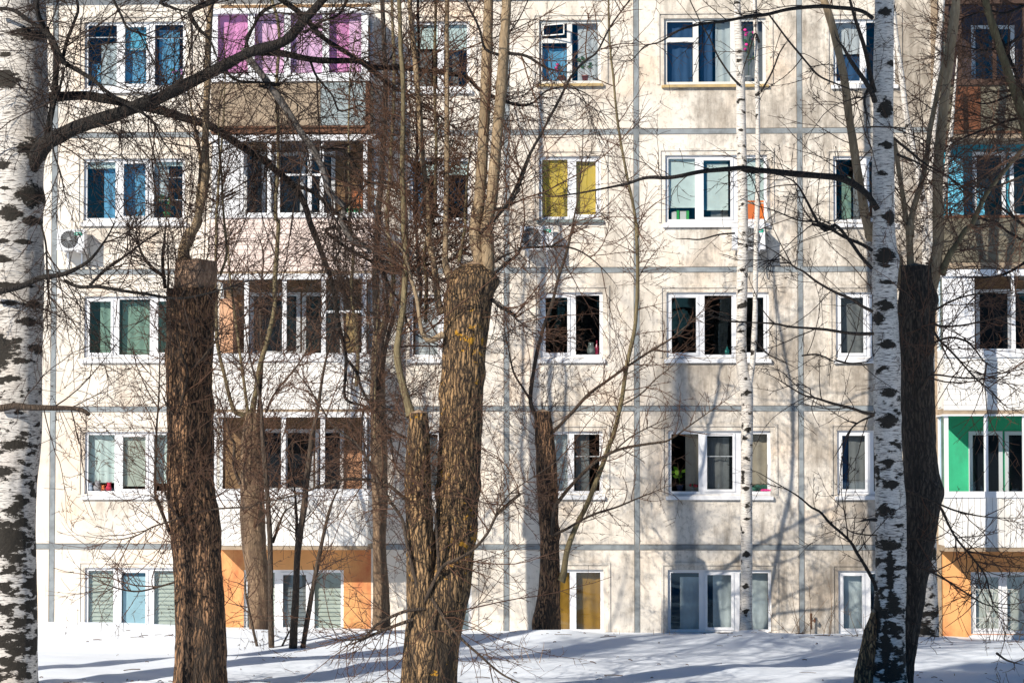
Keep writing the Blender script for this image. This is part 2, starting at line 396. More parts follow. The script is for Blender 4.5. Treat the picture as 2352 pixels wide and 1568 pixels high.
    if surround:
        g, wd, pr = .085, .05, .022
        q = MB()
        q.box((X0_-g-wd, Y-pr, Z0_-.0), (X0_-g, Y-.001, Z1_+g+wd)); q.box((X1_+g, Y-pr, Z0_-.0), (X1_+g+wd, Y-.001, Z1_+g+wd))
        q.box((X0_-g, Y-pr, Z1_+g), (X1_+g, Y-.001, Z1_+g+wd))
        q.build('surround', M['wall'], win)
    return win, (X0_, Z0_, X1_, Z1_, fy)

R_ = {}
# first column from the left: three lights
R_['a5'] = window(194, 50, 426, 203, [274, 347], 'fsf', [('bar', .03, .30, .22), ('bar', .40, .60, .40), ('bar', .70, .97, .24), ('cur', .15, .32, .30, 1, 'sheer'), ('cur', .05, .14, .6, 1, 'blue'), ('bl', .38, .64, 0, .40, 'sky'), ('cur', .36, .62, .42, 1, 'blue'), ('cur', .72, .92, .1, 1, 'blue')])
R_['a4'] = window(192, 364, 425, 507, [271, 345], 'fsf', [('bl', .02, .33, 0, .13, 'mint'), ('bl', .68, .99, 0, .10, 'mint'), ('bar', .70, .98, .66), ('bar', .70, .98, .30), ('cur', .18, .33, .1, 1, 'blue'), ('cur', .37, .64, .05, 1, 'blue'), ('cur', .68, .82, .1, .6, 'sheer')], sill='sillw')
R_['a3'] = window(193, 680, 425, 821, [265, 350], 'sfs', [('cur', .14, .30, .05, 1, 'green'), ('cur', .36, .64, .08, 1, 'green'), ('cur', .70, .97, .05, 1, 'green')])
R_['a2'] = window(194, 991, 425, 1134, [269, 345], 'fsf', [('cur', .02, .33, .02, .82, 'mint'), ('bl', .37, .64, .03, .86, 'sage'), ('cur', .68, .98, .02, .83, 'mint')])
R_['a1'] = window(194, 1303, 425, 1452, [266, 345], 'fsf', [('vb', .02, .33, .02, 1, 'sage'), ('bl', .37, .64, .14, 1, 'aqua'), ('cur', .37, .64, .0, .2, 'sky'), ('vb', .68, .98, .02, 1, 'sage')], hidden_base=True)
# column beside the balconies
R_['c5'] = window(942, 49, 1079, 204, [1012], 'ff', [('bl', .03, .47, .02, .38, 'mint'), ('bl', .55, .97, .02, .40, 'mint'), ('cur', .60, .8, .42, 1, 'grey'), ('cur', .1, .35, .42, 1, 'grey')])
R_['c4'] = window(940, 362, 1081, 507, [1011], 'ff', [('bl', .55, .97, .02, .25, 'mint'), ('cur', .05, .2, .2, 1, 'blue'), ('bl', .22, .45, .1, .33, 'mint')])
R_['c3'] = window(941, 676, 1082, 821, [1012], 'ff', [('cur', .08, .45, .1, 1, 'lace'), ('cur', .6, .95, .3, 1, 'mint')])
R_['c2'] = window(942, 990, 1082, 1134, [1012], 'ff', [('cur', .08, .45, .1, 1, 'grey')])
R_['c1'] = window(943, 1305, 1083, 1452, [1013], 'ff', [('cur', .08, .45, .1, 1, 'sheer'), ('cur', .55, .95, .1, 1, 'sheer')], hidden_base=True)
# two-light column right of the first joint
R_['d5'] = window(1238, 46, 1380, 192, [1308], 'vf', [('cur', .62, .97, .02, 1, 'lace'), ('cur', .05, .45, .42, 1, 'blue'), ('cur', .34, .46, .5, 1, 'lace')], sill='sillo', fm='oldwhite', label='old white wooden window with its small vent ajar', mw=.10)
R_['d4'] = window(1238, 359, 1380, 504, [1311], 'fs', [('bl', .02, .48, .02, .99, 'ochre'), ('bl', .54, .98, .02, .99, 'ochre')], sill='sillg', mw=.13)
R_['d3'] = window(1241, 671, 1384, 821, [1315], 'sf', [], label='plain white window on a dark empty room')
R_['d2'] = window(1243, 990, 1384, 1134, [1311], 'ff', [('cur', .06, .46, .02, 1, 'sheer'), ('cur', .56, .78, .05, 1, 'grey'), ('bar', .04, .46, .40), ('bar', .56, .96, .40)])
R_['d1'] = window(1245, 1307, 1386, 1452, [1316], 'ff', [('cur', .03, .46, .02, 1, 'gold'), ('cur', .56, .97, .02, 1, 'gold'), ('cur', .70, .84, .05, 1, 'ochre')], hidden_base=True)
# wide column
R_['e5'] = window(1525, 42, 1759, 194, [1598, 1684], 'vff', [('cur', .60, .70, .02, 1, 'sheer'), ('cur', .51, .62, .05, 1, 'sheer'), ('cur', .72, .98, .05, 1, 'grey'), ('cur', .03, .28, .04, 1, 'dblue'), ('cur', .36, .48, .04, 1, 'dblue')], sill='sillo', fm='oldwhite', mw=.11, label='old white three-light window over an ochre sill')
R_['e4'] = window(1528, 356, 1762, 510, [1604, 1690], 'fsf', [('bl', .02, .30, .02, .76, 'mint'), ('bl', .41, .62, .12, .80, 'mint'), ('cur', .37, .62, .0, .8, 'sky'), ('bl', .71, .98, .02, .70, 'mint'), ('cur', .45, .62, .8, 1, 'grey')])
R_['e3'] = window(1531, 671, 1766, 821, [1611, 1688], 'sfs', [], label='white three-light window on a dark empty room')
R_['e2'] = window(1535, 989, 1770, 1135, [1612, 1695], 'fsf', [('cur', .17, .31, .02, 1, 'beige'), ('cur', .36, .60, .1, 1, 'grey'), ('cur', .70, .98, .02, .85, 'beige'), ('bar', .36, .64, .40)])
R_['e1'] = window(1534, 1308, 1772, 1452, [1613, 1692], 'fsf', [('cur', .12, .32, .12, 1, 'sheer'), ('cur', .44, .64, .06, 1, 'sheer'), ('cur', .70, .97, .04, 1, 'sheer')], hidden_base=True)
# column behind the right birch
R_['f5'] = window(1914, 44, 2056, 192, [1983], 'ff', [('cur', .05, .46, .02, .52, 'lace'), ('cur', .03, .46, .55, 1, 'dblue')])
R_['f4'] = window(1914, 358, 2056, 510, [1985], 'fs', [('cur', .15, .30, .3, 1, 'green'), ('cur', .34, .44, .05, 1, 'grey')])
R_['f3'] = window(1920, 671, 2062, 822, [1996], 'sf', [('cur', .08, .46, .03, 1, 'grey')])
R_['f2'] = window(1923, 988, 2065, 1135, [2000], 'sf', [('cur', .2, .46, .06, 1, 'grey'), ('cur', .03, .2, .02, 1, 'dblue')])
R_['f1'] = window(1926, 1310, 2068, 1455, [1993], 'sf', [('cur', .1, .45, .02, 1, 'sheer'), ('cur', .25, .34, .05, 1, 'lace')], hidden_base=True)
# ground floor under the two balcony stacks
R_['b1'] = window(560, 1308, 789, 1452, [637, 714], 'fsf', [('vb', .02, .30, .02, 1, 'sage'), ('vb', .37, .64, .04, 1, 'grey'), ('vb', .70, .98, .02, 1, 'sage')], surround=False, hidden_base=True)
R_['g1'] = window(2230, 1313, 2470, 1455, [2307, 2386], 'sfs', [('bl', .03, .31, .02, .99, 'pale'), ('bl', .36, .64, .02, .99, 'pale'), ('bl', .70, .98, .02, .99, 'pale')], surround=False, hidden_base=False)

# rooms behind the windows
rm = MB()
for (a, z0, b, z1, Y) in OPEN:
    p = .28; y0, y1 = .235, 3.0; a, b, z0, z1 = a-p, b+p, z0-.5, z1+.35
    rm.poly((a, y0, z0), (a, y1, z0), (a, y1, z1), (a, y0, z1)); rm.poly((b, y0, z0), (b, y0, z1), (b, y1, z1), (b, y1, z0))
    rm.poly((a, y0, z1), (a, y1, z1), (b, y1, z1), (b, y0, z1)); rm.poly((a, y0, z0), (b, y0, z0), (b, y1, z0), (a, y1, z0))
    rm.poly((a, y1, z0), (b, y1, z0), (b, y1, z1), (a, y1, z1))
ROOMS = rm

# ---------------------------------------------------------------- balconies
BD = .85                                     # how far they stand out
FY = -BD
def bx(x, y=784.0, Y=FY): return at(x, y, Y)[0]
def bz(y, x=650.0, Y=FY): return at(x, y, Y)[2]
def siding(mb, x0, x1, z0, z1, y, axis='h', pitch=.10, side=None):
    """lapped boards on the front, and on the return sides"""
    n = max(1, int(round(((z1-z0) if axis == 'h' else (x1-x0))/pitch)))
    for i in range(n):
        if axis == 'h':
            za, zb = z0+(z1-z0)*i/n, z0+(z1-z0)*(i+1)/n
            mb.poly((x0, y-.014, za), (x1, y-.014, za), (x1, y-.002, zb-.006), (x0, y-.002, zb-.006))
            mb.poly((x0, y-.002, zb-.006), (x1, y-.002, zb-.006), (x1, y-.014, zb), (x0, y-.014, zb))
        else:
            xa, xb = x0+(x1-x0)*i/n, x0+(x1-x0)*(i+1)/n
            mb.box((xa+.004, y-.014, z0), (xb-.004, y-.0, z1))
def balcony(name_label, x0, x1, ys, xm, mulls, parapet, par_mat, head=True, frame='pvc', glaz=True, curtains=(), left_panel=None, right_panel=None, transoms=(), side_glass=True, slab='conc', mwid=.075, inner='soffit'):
    """ys: pixel rows (header top, glazing top, glazing bottom, sill bottom, slab bottom)"""
    zh, zt, zb, zs, zl = [bz(y, xm) for y in ys]
    X0_, X1_ = bx(x0), bx(x1)
    sl = .11
    b = MB().box((X0_, FY, zl), (X1_, -.002, zl+sl)).build('balcony', M[slab], bld); b['label'] = name_label
    zp = zl+sl
    # parapet: solid back sheet with cladding in front
    pm = MB(); pm.box((X0_, FY, zp), (X1_, FY+.05, zs)); pm.box((X0_, FY+.05, zp), (X0_+.05, -.002, zs)); pm.box((X1_-.05, FY+.05, zp), (X1_, -.002, zs))
    if parapet in 'hv': siding(pm, X0_, X1_, zp-.03, zs, FY-.002, parapet, .105 if parapet == 'h' else .115)
    pm.build('parapet', M[par_mat], b)
    if glaz:
        g = MB(); fy0, fy1 = FY-.012, FY+.06
        g.box((X0_-.01, fy0-.03, zs), (X1_+.01, fy1, zb))                    # bottom rail and sill
        if head: g.box((X0_-.03, fy0-.05, zt), (X1_+.05, -.003, zh))         # header board, also the cover above
        ms = [bx(m) for m in mulls]
        for i, mx in enumerate(ms): g.box((mx-mwid/2, fy0, zb), (mx+mwid/2, fy1, zt))
        for (ya, xa, xb) in transoms: zz = bz(ya, xm); g.box((bx(xa), fy0+.015, zz-.022), (bx(xb), fy1-.01, zz+.022))
        g.box((X0_, -.06, zb), (X0_+.06, -.003, zt)); g.box((X1_-.06, -.06, zb), (X1_, -.003, zt))
        g.box((X0_+.002, fy1, zs+.002), (X0_+.055, -.06, zb)); g.box((X1_-.055, fy1, zs+.002), (X1_-.002, -.06, zb))
        fr = g.build('glazing_frame', M[frame], b)
        p = MB(); p.poly((X0_+.03, FY+.02, zb), (X1_-.03, FY+.02, zb), (X1_-.03, FY+.02, zt), (X0_+.03, FY+.02, zt))
        if side_glass:
            for xx in (X0_+.03, X1_-.03): p.poly((xx, FY+.02, zb), (xx, -.06, zb), (xx, -.06, zt), (xx, FY+.02, zt))
        p.build('pane', M['bglass'], b)
        for (pa, pb) in [q for q in (left_panel, right_panel) if q]:
            MB().box((bx(pa), FY-.006, zb), (bx(pb), FY+.012, zt)).build('side_panel', M['pvc'], b)
    for n_, (xa, xb, ya, yb, mn) in enumerate(curtains):
        curtain(b, bx(xa), bx(xb), bz(yb, xm), bz(ya, xm), FY+.12+.03*(n_ % 2), mn, amp=.02, seed=n_)
    return b, (X0_, X1_, zp, zs, zb, zt, zh)
B = {}
# left stack, from the top floor down
B['b5'] = balcony('top-floor balcony glazed with pink curtains over a bare concrete parapet', 482, 846, (20, 32, 169, 188, 306), 660, [489, 574, 657, 746, 836], ' ', 'conc', mwid=.13, slab='rust',
    curtains=[(495, 575, 26, 176, 'magenta'), (575, 655, 26, 176, 'pink'), (655, 745, 26, 176, 'pink'), (745, 800, 26, 176, 'magenta'), (798, 834, 26, 176, 'pink')])
B['b4'] = balcony('fourth-floor balcony with white frames over pale pink siding', 482, 856, (311, 324, 489, 500, 632), 660, [489, 546, 553, 617, 637, 710, 738, 838], 'h', 'pinkside', transoms=[(402, 637, 738)], left_panel=(492, 545))
B['b3'] = balcony('third-floor balcony with white frames over white lapped siding', 490, 848, (629, 642, 811, 830, 949), 660, [494, 566, 653, 743, 836], 'h', 'whiteside', mwid=.085, transoms=[(716, 743, 836)])
B['b2'] = balcony('second-floor balcony with white frames over upright white boards', 490, 846, (946, 958, 1122, 1147, 1262), 660, [494, 570, 652, 742, 838], 'v', 'whiteside', mwid=.085)
# right stack, running out of the frame
B['g5'] = balcony('top-floor balcony glazed in dark brown wood', 2176, 2560, (0, 10, 182, 196, 318), 2280, [2180, 2210, 2290, 2360, 2440, 2556], ' ', 'conc_dark', frame='brownwood', mwid=.07)
B['g4'] = balcony('fourth-floor balcony left open, painted teal inside', 2172, 2556, (300, 307, 495, 500, 616), 2280, [], ' ', 'conc_dark', glaz=False)
B['g3'] = balcony('third-floor balcony with white frames over lapped white siding', 2166, 2552, (619, 634, 801, 820, 951), 2280, [2170, 2234, 2328, 2420, 2548], 'h', 'whiteside', left_panel=(2172, 2231), transoms=[])
B['g2'] = balcony('second-floor balcony painted bright green inside', 2166, 2552, (951, 955, 1128, 1142, 1266), 2280, [2172, 2263, 2351, 2440, 2548], 'v', 'whiteside')
def sub(bal, name, m, mb): return mb.build(name, M[m], bal)
# back walls of the balconies (paint, doors and windows seen through the glazing)
def back(bal, info, paintm, wins, door=None, side=True):
    X0_, X1_, zp, zs, zb, zt, zh = info
    mb = MB().box((X0_+.05, -.006, zp), (X1_-.05, -.002, zh+.25))
    if side:
        mb.box((X0_+.051, FY+.10, zp), (X0_+.056, -.007, zs)); mb.box((X1_-.056, FY+.10, zp), (X1_-.051, -.007, zs))
    mb.build('painted_wall', M[paintm], bal)
    for (xa, ya, xb, yb) in wins:
        a = at(xa, ya, 0); c = at(xb, yb, 0); x0_, x1_, z1_, z0_ = a[0], c[0], a[2], c[2]
        f = MB(); frame_bars(f, x0_, z0_, x1_, z1_, -.05, -.008, .075)
        if x1_-x0_ > 1.0: f.box(((x0_+x1_)/2-.05, -.05, z0_+.075), ((x0_+x1_)/2+.05, -.008, z1_-.075))
        fo = f.build('inner_window', M['pvc'], bal)
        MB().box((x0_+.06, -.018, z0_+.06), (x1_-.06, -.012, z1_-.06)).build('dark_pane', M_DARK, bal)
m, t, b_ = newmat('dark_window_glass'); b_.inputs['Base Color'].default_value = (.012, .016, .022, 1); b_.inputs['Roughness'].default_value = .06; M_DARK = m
back(*B['b5'], 'soffit', [(580, 60, 700, 180)])
back(*B['b4'], 'soffit', [(560, 350, 610, 560), (622, 350, 770, 500)])
back(*B['b3'], 'soffit', [(575, 672, 690, 815), (695, 672, 790, 900)])
back(*B['b2'], 'soffit', [(590, 985, 720, 1128), (725, 985, 790, 1200)])
back(*B['g5'], 'brownwood', [(2230, 60, 2330, 200)])
back(*B['g4'], 'teal', [(2233, 350, 2310, 560), (2318, 350, 2470, 500)])
back(*B['g3'], 'soffit', [(2240, 665, 2400, 815)])
back(*B['g2'], 'green', [(2224, 990, 2303, 1150), (2307, 990, 2440, 1140)])
# loose finishes
b5, i5 = B['b5']
MB().box((bx(735), FY-.012, i5[2]+.03), (bx(838), FY-.001, i5[3]-.03)).build('grey_panel', M['greypanel'], b5)
MB().box((bx(482), FY-.012, i5[2]+.03), (bx(734), FY-.001, i5[3]-.05)).build('concrete_panel', M['conc'], b5)
MB().box((bx(838.5), FY-.03, i5[2]-.08), (bx(849), FY+.06, i5[3]-.001)).build('corner_post', M['rust'], b5)
MB().box((bx(478), FY-.04, i5[2]-.005), (bx(838), FY-.013, i5[2]+.028)).build('edge_angle', M['rust'], b5)
g5, j5 = B['g5']
MB().box((bx(2194), FY-.014, j5[2]+.05), (bx(2226), FY-.001, j5[3]-.02)).box((bx(2227), FY-.018, j5[2]+.06), (bx(2256), FY-.001, j5[3]-.03)).build('wooden_boards', M['redwood'], g5)
MB().box((bx(2176), FY-.03, j5[2]-.02), (bx(2560), FY-.001, j5[2]+.03)).build('edge_angle', M['rust'], g5)
g4, j4 = B['g4']
MB().box((bx(2174), FY-.016, j4[2]+.02), (bx(2252), FY-.001, j4[3]-.04)).box((bx(2254), FY-.012, j4[2]+.02), (bx(2420), FY-.001, j4[3]-.03)).build('concrete_panel', M['conc_dark'], g4)
MB().box((bx(2172), FY-.02, j4[3]), (bx(2556), FY+.06, j4[3]+.05)).box((bx(2176), FY+.01, j4[3]+.05), (bx(2180), FY+.05, j4[6])).build('handrail', M['rust'], g4)
curtain(g4, bx(2186), bx(2226), bz(498, 2280), bz(352, 2280), -.30, 'sky', seed=3); curtain(g4, bx(2256), bx(2274), bz(500, 2280), bz(420, 2280), -.35, 'sky', seed=5)
MB().box((bx(2172), -.5, j4[6]-.02), (bx(2556), -.01, j4[6]+.04)).build('ceiling_board', M['teal'], g4)
for k in ('g3', 'g2', 'b4', 'b3', 'b2'):
    bal, inf = B[k]
    MB().box((inf[0]+.06, FY+.07, inf[5]-.012), (inf[1]-.06, -.08, inf[5]-.002)).build('ceiling_board', M['green' if k == 'g2' else 'soffit'], bal)
# orange-painted wall under both stacks
def wallpatch(name, xa, xb, ya, yb, m, holes):
    a = at(xa, ya, 0); c = at(xb, yb, 0); z1_, z0_ = a[2], -.4
    wall_sheet(name, a[0], c[0], z0_, z1_, -.004, m, holes)
def wall_sheet(name, x0, x1, z0, z1, y, m, holes, reveal=0, extra=None):
    xs = sorted({x0, x1, *[h[0] for h in holes if x0 < h[0] < x1], *[h[2] for h in holes if x0 < h[2] < x1]})
    zs = sorted({z0, z1, *[h[1] for h in holes if z0 < h[1] < z1], *[h[3] for h in holes if z0 < h[3] < z1]})
    mb = MB(); idx = {}
    def vi(i, j):
        if (i, j) not in idx: idx[(i, j)] = len(mb.v); mb.v.append((xs[i], y, zs[j]))
        return idx[(i, j)]
    for i in range(len(xs)-1):
        for j in range(len(zs)-1):
            cx_, cz_ = (xs[i]+xs[i+1])/2, (zs[j]+zs[j+1])/2
            if any(h[0] < cx_ < h[2] and h[1] < cz_ < h[3] for h in holes): continue
            mb.f.append((vi(i, j), vi(i+1, j), vi(i+1, j+1), vi(i, j+1)))
    if reveal:
        for h in holes:
            a, z0_, b, z1_ = h[:4]; yb = y+reveal
            mb.poly((a, y, z0_), (a, y, z1_), (a, yb, z1_), (a, yb, z0_)); mb.poly((b, y, z0_), (b, yb, z0_), (b, yb, z1_), (b, y, z1_))
            mb.poly((a, y, z1_), (b, y, z1_), (b, yb, z1_), (a, yb, z1_)); mb.poly((a, y, z0_), (a, yb, z0_), (b, yb, z0_), (b, y, z0_))
    if extra: extra(mb)
    return mb.build(name, m, bld)
holes = [o[:4] for o in OPEN]
def body(mb):
    mb.poly((BX0, 0, -.6), (BX0, 0, BZ1), (BX0, BY1, BZ1), (BX0, BY1, -.6)); mb.poly((BX1, 0, -.6), (BX1, BY1, -.6), (BX1, BY1, BZ1), (BX1, 0, BZ1))
    mb.poly((BX0, BY1, -.6), (BX0, BY1, BZ1), (BX1, BY1, BZ1), (BX1, BY1, -.6))
wall_sheet('wall', BX0, BX1, -.6, BZ1, 0.0, M['wall'], holes, .235, body)
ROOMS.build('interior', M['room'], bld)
wallpatch('painted_wall', 508, 852, 1254, 1440, M['orange'], holes)
wallpatch('painted_wall', 2160, 2552, 1256, 1460, M['orange'], holes)
MB().box((BX0-.3, -.42, at(1176, -34, 0)[2]+.0), (BX1+.3, BY1+.3, at(1176, -34, 0)[2]+.22)).box((BX0-.05, -.10, at(1176, -24, 0)[2]), (BX1+.05, -.001, at(1176, -34, 0)[2]-.001)).build('roof', M['conc_dark'] if False else M['joint'], bld)
# panel joints: grey-painted strips with a dark gap along one edge
jt = MB(); gap = MB()
def strip(a, b2, z0, z1, y, vert):
    L0, L1_ = (z0, z1) if vert else (a, b2); lo, hi = (a, b2) if vert else (z0, z1); n = max(2, int((L1_-L0)/.12)); q = []
    for i in range(n+1):
        t_ = L0+(L1_-L0)*i/n; e = .011*mnoise.noise((t_*2.1, lo*3, 1))+.006*mnoise.noise((t_*7, lo*3, 2)); f = .011*mnoise.noise((t_*2.1, hi*3, 5))+.006*mnoise.noise((t_*7, hi*3, 7))
        q.append((t_, lo+e, hi+f))
    for (t0, l0, h0), (t1, l1, h1) in zip(q, q[1:]):
        P = [(l0, t0), (h0, t0), (h1, t1), (l1, t1)] if vert else [(t0, l0), (t1, l1), (t1, h1), (t0, h0)]
        jt.poly(*[(px, y, pz) for px, pz in P])
GAPW = .012
vj = [(126, 120), (1165, 1162), (1459, 1466), (1833, 1845)]
hj = [303, 620, 938, 1256]
blocks = sorted([(v[1][0]-.02, v[1][1]+.02) for v in (B['b5'], B['g5'])])
hz = [(at(1430, y-5.5, 0)[2], at(1430, y+5.5, 0)[2]) for y in hj]
vx = []
for (xt, xb_) in vj:
    xm_ = (xt+xb_)/2; vx.append((at(xm_-5.5, 784, 0)[0], at(xm_+5.5, 784, 0)[0]))
vx = sorted(vx)
for a, b2 in vx:
    strip(a, b2, -.5, BZ1-.6, -.0075, True)
    gap.box((a-GAPW, -.005, -.5), (a-.001, -.0006, BZ1-.6)); gap.box((b2+.001, -.005, -.5), (b2+GAPW*.7, -.0006, BZ1-.6))
for zt_, zb_ in hz:
    cuts = [BX0]+[q for v in vx for q in v]+[BX1]
    for i in range(0, len(cuts), 2):
        segs = [(cuts[i]+.002, cuts[i+1]-.002)]
        for (ba, bb) in blocks:
            segs = [s for (sa, sb) in segs for s in ([(sa, sb)] if sb <= ba or sa >= bb else [q for q in ((sa, ba), (bb, sb)) if q[1]-q[0] > .02])]
        for a, b2 in segs:
            strip(a, b2, zb_, zt_, -.0065, False); gap.box((a+.015, -.0085, zt_+.001), (b2-.015, -.0006, zt_+GAPW)); gap.box((a+.015, -.005, zb_-GAPW*.8), (b2-.015, -.0006, zb_-.001))
jt.build('panel_joint', M['joint'], bld); gap.build('joint_gap', M['crack'], bld)
# edge strip by the right stack, and the grille on its ground-floor window
MB().box((at(2143, 784, 0)[0], -.03, -.4), (at(2158, 784, 0)[0], -.001, BZ1-1)).build('rusty_strip', M['conc'], bld)
gx0, gz0, gx1, gz1, gyy = R_['g1'][1]
gr = MB()
for i in range(7):
    u = gx0+.05+(gx1-gx0-.1)*i/6; gr.box((u-.003, .016, gz0+.04), (u+.003, .022, gz1-.04))
for i in range(3):
    cx_ = gx0+(gx1-gx0)*(i+.5)/3
    for a in range(-3, 4):
        if a: gr.tube([(cx_, .011, gz0+.35), (cx_+a*.11, .011, gz1-.30)], .004, 4); gr.tube([(cx_, .011, gz0+.35), (cx_+a*.13, .011, gz0+.06)], .004, 4)
gr.box((gx0+.03, .023, gz0+.30), (gx1-.03, .030, gz0+.308)); gr.box((gx0+.03, .023, gz1-.34), (gx1-.03, .030, gz1-.332))
gr.build('grille', M['oldwhite'], R_['g1'][0])
# the open vent of the old two-light window
vx0, vz0, vx1, vz1, vy = R_['d5'][1]
v = MB(); a0, a1 = vx0+.07, vx0+(vx1-vx0)*.44; zt_ = vz1-(vz1-vz0)*.30+.06; z9 = vz1-.09
for (p, q, r, s_) in ((0, .05, 0, 1), (.95, 1, 0, 1), (0, 1, 0, .09), (0, 1, .91, 1)):
    n = len(v.v)
    for yy in (0, .03):
        for (u, h_) in ((p, r), (q, r), (q, s_), (p, s_)): v.v.append((a0+(a1-a0)*u*.93, vy-.02-.16*(u)-yy*.5, zt_+(z9-zt_)*h_))
    v.f += [tuple(n+i for i in f_) for f_ in ((0,1,2,3),(7,6,5,4),(0,4,5,1),(1,5,6,2),(2,6,7,3),(3,7,4,0))]
v.build('vent_sash', M['oldwhite'], R_['d5'][0])

# ---------------------------------------------------------------- things on the wall and on the sills
def ac(x0, y0, x1, y1, label, fan_u):
    a = at(x0, (y0+y1)/2, -.38); c = at(x1, (y0+y1)/2, -.38)
    X0_, X1_ = a[0], c[0]; Z1_, Z0_ = at(x0, y0, -.38)[2], at(x0, y1, -.38)[2]
    r = empty('air_conditioner', ((X0_+X1_)/2, -.05, Z0_), label, 'air conditioner', 'outdoor air conditioner units on the facade')
    mb = MB(); mb.box((X0_, -.38, Z0_), (X1_, -.10, Z1_)); mb.box((X0_-.006, -.386, Z1_-.02), (X1_+.006, -.094, Z1_+.012)); mb.box((X0_-.006, -.386, Z0_-.012), (X1_+.006, -.094, Z0_+.02))
    mb.build('casing', M['pvc'], r)
    cx_ = X0_+(X1_-X0_)*fan_u; cz_ = (Z0_+Z1_)/2; R = (Z1_-Z0_)*.44
    d = MB(); d.lathe((cx_, -.3865, cz_), [(R, .0), (R, .004), (R*.97, .005)], 28, 'y'); d.build('fan_opening', paint('fan_shadow', (.04, .042, .045), .6), r)
    g = MB()
    for k in range(1, 8):
        rr = R*k/7; g.tube([(cx_+rr*math.cos(t_*math.pi/14), -.392, cz_+rr*math.sin(t_*math.pi/14)) for t_ in range(29)], .0035, 4)
    for k in range(20):
        t_ = k*math.pi/10; g.tube([(cx_+.03*math.cos(t_), -.395, cz_+.03*math.sin(t_)), (cx_+R*math.cos(t_+.5), -.392, cz_+R*math.sin(t_+.5))], .0035, 4)
    g.lathe((cx_, -.40, cz_), [(.045, 0), (.05, .006), (.05, .012)], 14, 'y')
    g.build('fan_grille', paint('grille_grey', (.30, .31, .32), .5), r)
    xs = X1_-.19
    MB().box((xs, -.3885, Z1_-.11), (xs+.15, -.3865, Z1_-.05)).build('sticker', paint('sticker_green', (.0, .42, .28), .5, .02), r)
    s = MB()
    for k in range(6): s.box((xs+.02+k*.018, -.3895, Z1_-.088), (xs+.032+k*.018, -.3886, Z1_-.072))
    s.build('sticker_print', M['pvc'], r)
    for xx in (X0_+.12, X1_-.14):
        k = MB(); k.box((xx, -.40, Z0_-.05), (xx+.03, -.005, Z0_-.013)); k.box((xx, -.035, Z0_-.33), (xx+.03, -.005, Z0_-.05))
        k.prism([(xx, Z0_-.05), (xx+.03, Z0_-.05), (xx+.03, Z0_-.06), (xx, Z0_-.06)], -.4, -.38); k.build('bracket', M['pvc'], r)
    h = MB(); h.tube([(X1_-.02, -.2, Z0_+.08), (X1_+.05, -.16, Z0_+.02), (X1_+.06, -.06, Z0_-.12), (X1_+.02, -.02, Z0_-.35), (X1_+.06, -.015, Z0_-.55)], .014, 6)
    h.build('hose', paint('hose_grey', (.25, .25, .25), .7), r, True)
ac(1195, 521, 1270, 571, 'white air conditioner on the wall below the ochre-blinded window', .33)
ac(1682, 521, 1758, 571, 'white air conditioner on the wall behind the slender forked birch', .55)
ac(131, 528, 193, 573, 'white air conditioner partly hidden by the thick white birch at left', .45)

def blob(mb, c, r, s=(1, 1, 1), seed=0, k=9):
    n = len(mb.v)
    for j in range(k//2+2):
        th = math.pi*j/(k//2+1)
        for i in range(k):
            p = 2*math.pi*i/k; d = Vector((math.sin(th)*math.cos(p), math.sin(th)*math.sin(p), math.cos(th)))
            q = r*(1+.18*mnoise.noise(d*1.7+Vector((seed, 0, 0)))); mb.v.append((c[0]+d.x*q*s[0], c[1]+d.y*q*s[1], c[2]+d.z*q*s[2]))
    for j in range(k//2+1):
        for i in range(k): i2 = (i+1) % k; mb.f.append((n+j*k+i, n+(j+1)*k+i, n+(j+1)*k+i2, n+j*k+i2))
SY = .20          # sill depth behind the glass
def sill_pt(x, key): i = R_[key][1]; return at(x, 784, SY)[0], SY, i[1]+.062
def pot_plant(x, key, name, label, leafm, leaves, h, spread, flower=None, potc=(.35, .14, .08), seed=0, pot=.07):
    rng = random.Random(seed); X, Y, Zb = sill_pt(x, key)
    r = empty(name, (X, Y, Zb), label, 'potted plant')
    MB().lathe((X, Y, Zb), [(pot*.7, 0), (pot, pot*1.5), (pot*1.08, pot*1.5), (pot*1.08, pot*1.75), (pot*.8, pot*1.75)], 12).build('pot', paint('pot_'+name+str(seed), potc, .6), r, True)
    z0 = Zb+pot*1.7; st = MB(); lf = MB(); fl = MB()
    for k in range(leaves):
        a = rng.uniform(0, 6.28); e = rng.uniform(.2, 1.0); hh = h*rng.uniform(.35, 1)
        tip = Vector((X+math.cos(a)*spread*e, Y+math.sin(a)*min(spread, .12)*e, z0+hh)); mid = Vector((X, Y, z0+hh*.6))
        st.tube([(X, Y, z0-.03), tuple(mid), tuple(tip)], .004, 4)
        L = spread*rng.uniform(.75, 1.1); d = Vector((math.cos(a), .25*math.sin(a), rng.uniform(-.15, .8))).normalized(); s_ = Vector((-d.z, -.25, d.x)).normalized()*L*.30
        p = [tip, tip+d*L*.3+s_, tip+d*L*.65+s_*.9, tip+d*L, tip+d*L*.65-s_*.9, tip+d*L*.3-s_]
        lf.poly(*[tuple(q) for q in p])
        if flower and k % 2 == 0: blob(fl, tuple(tip+d*L*.5+Vector((0, -.02, 0))), .028, (1.2, .6, 1), k)
    st.build('stem', M['stem'], r); lf.build('leaf_cluster', leafm, r)
    if flower: fl.build('blossom', paint('petal_'+str(seed), flower, .6), r, True)
M['stem'] = paint('green_stem', (.08, .16, .03), .6); LEAF = paint('bright_leaf', (.34, .62, .02), .5, .25, 12); LEAF2 = paint('dark_leaf', (.04, .14, .04), .5, .3, 12)
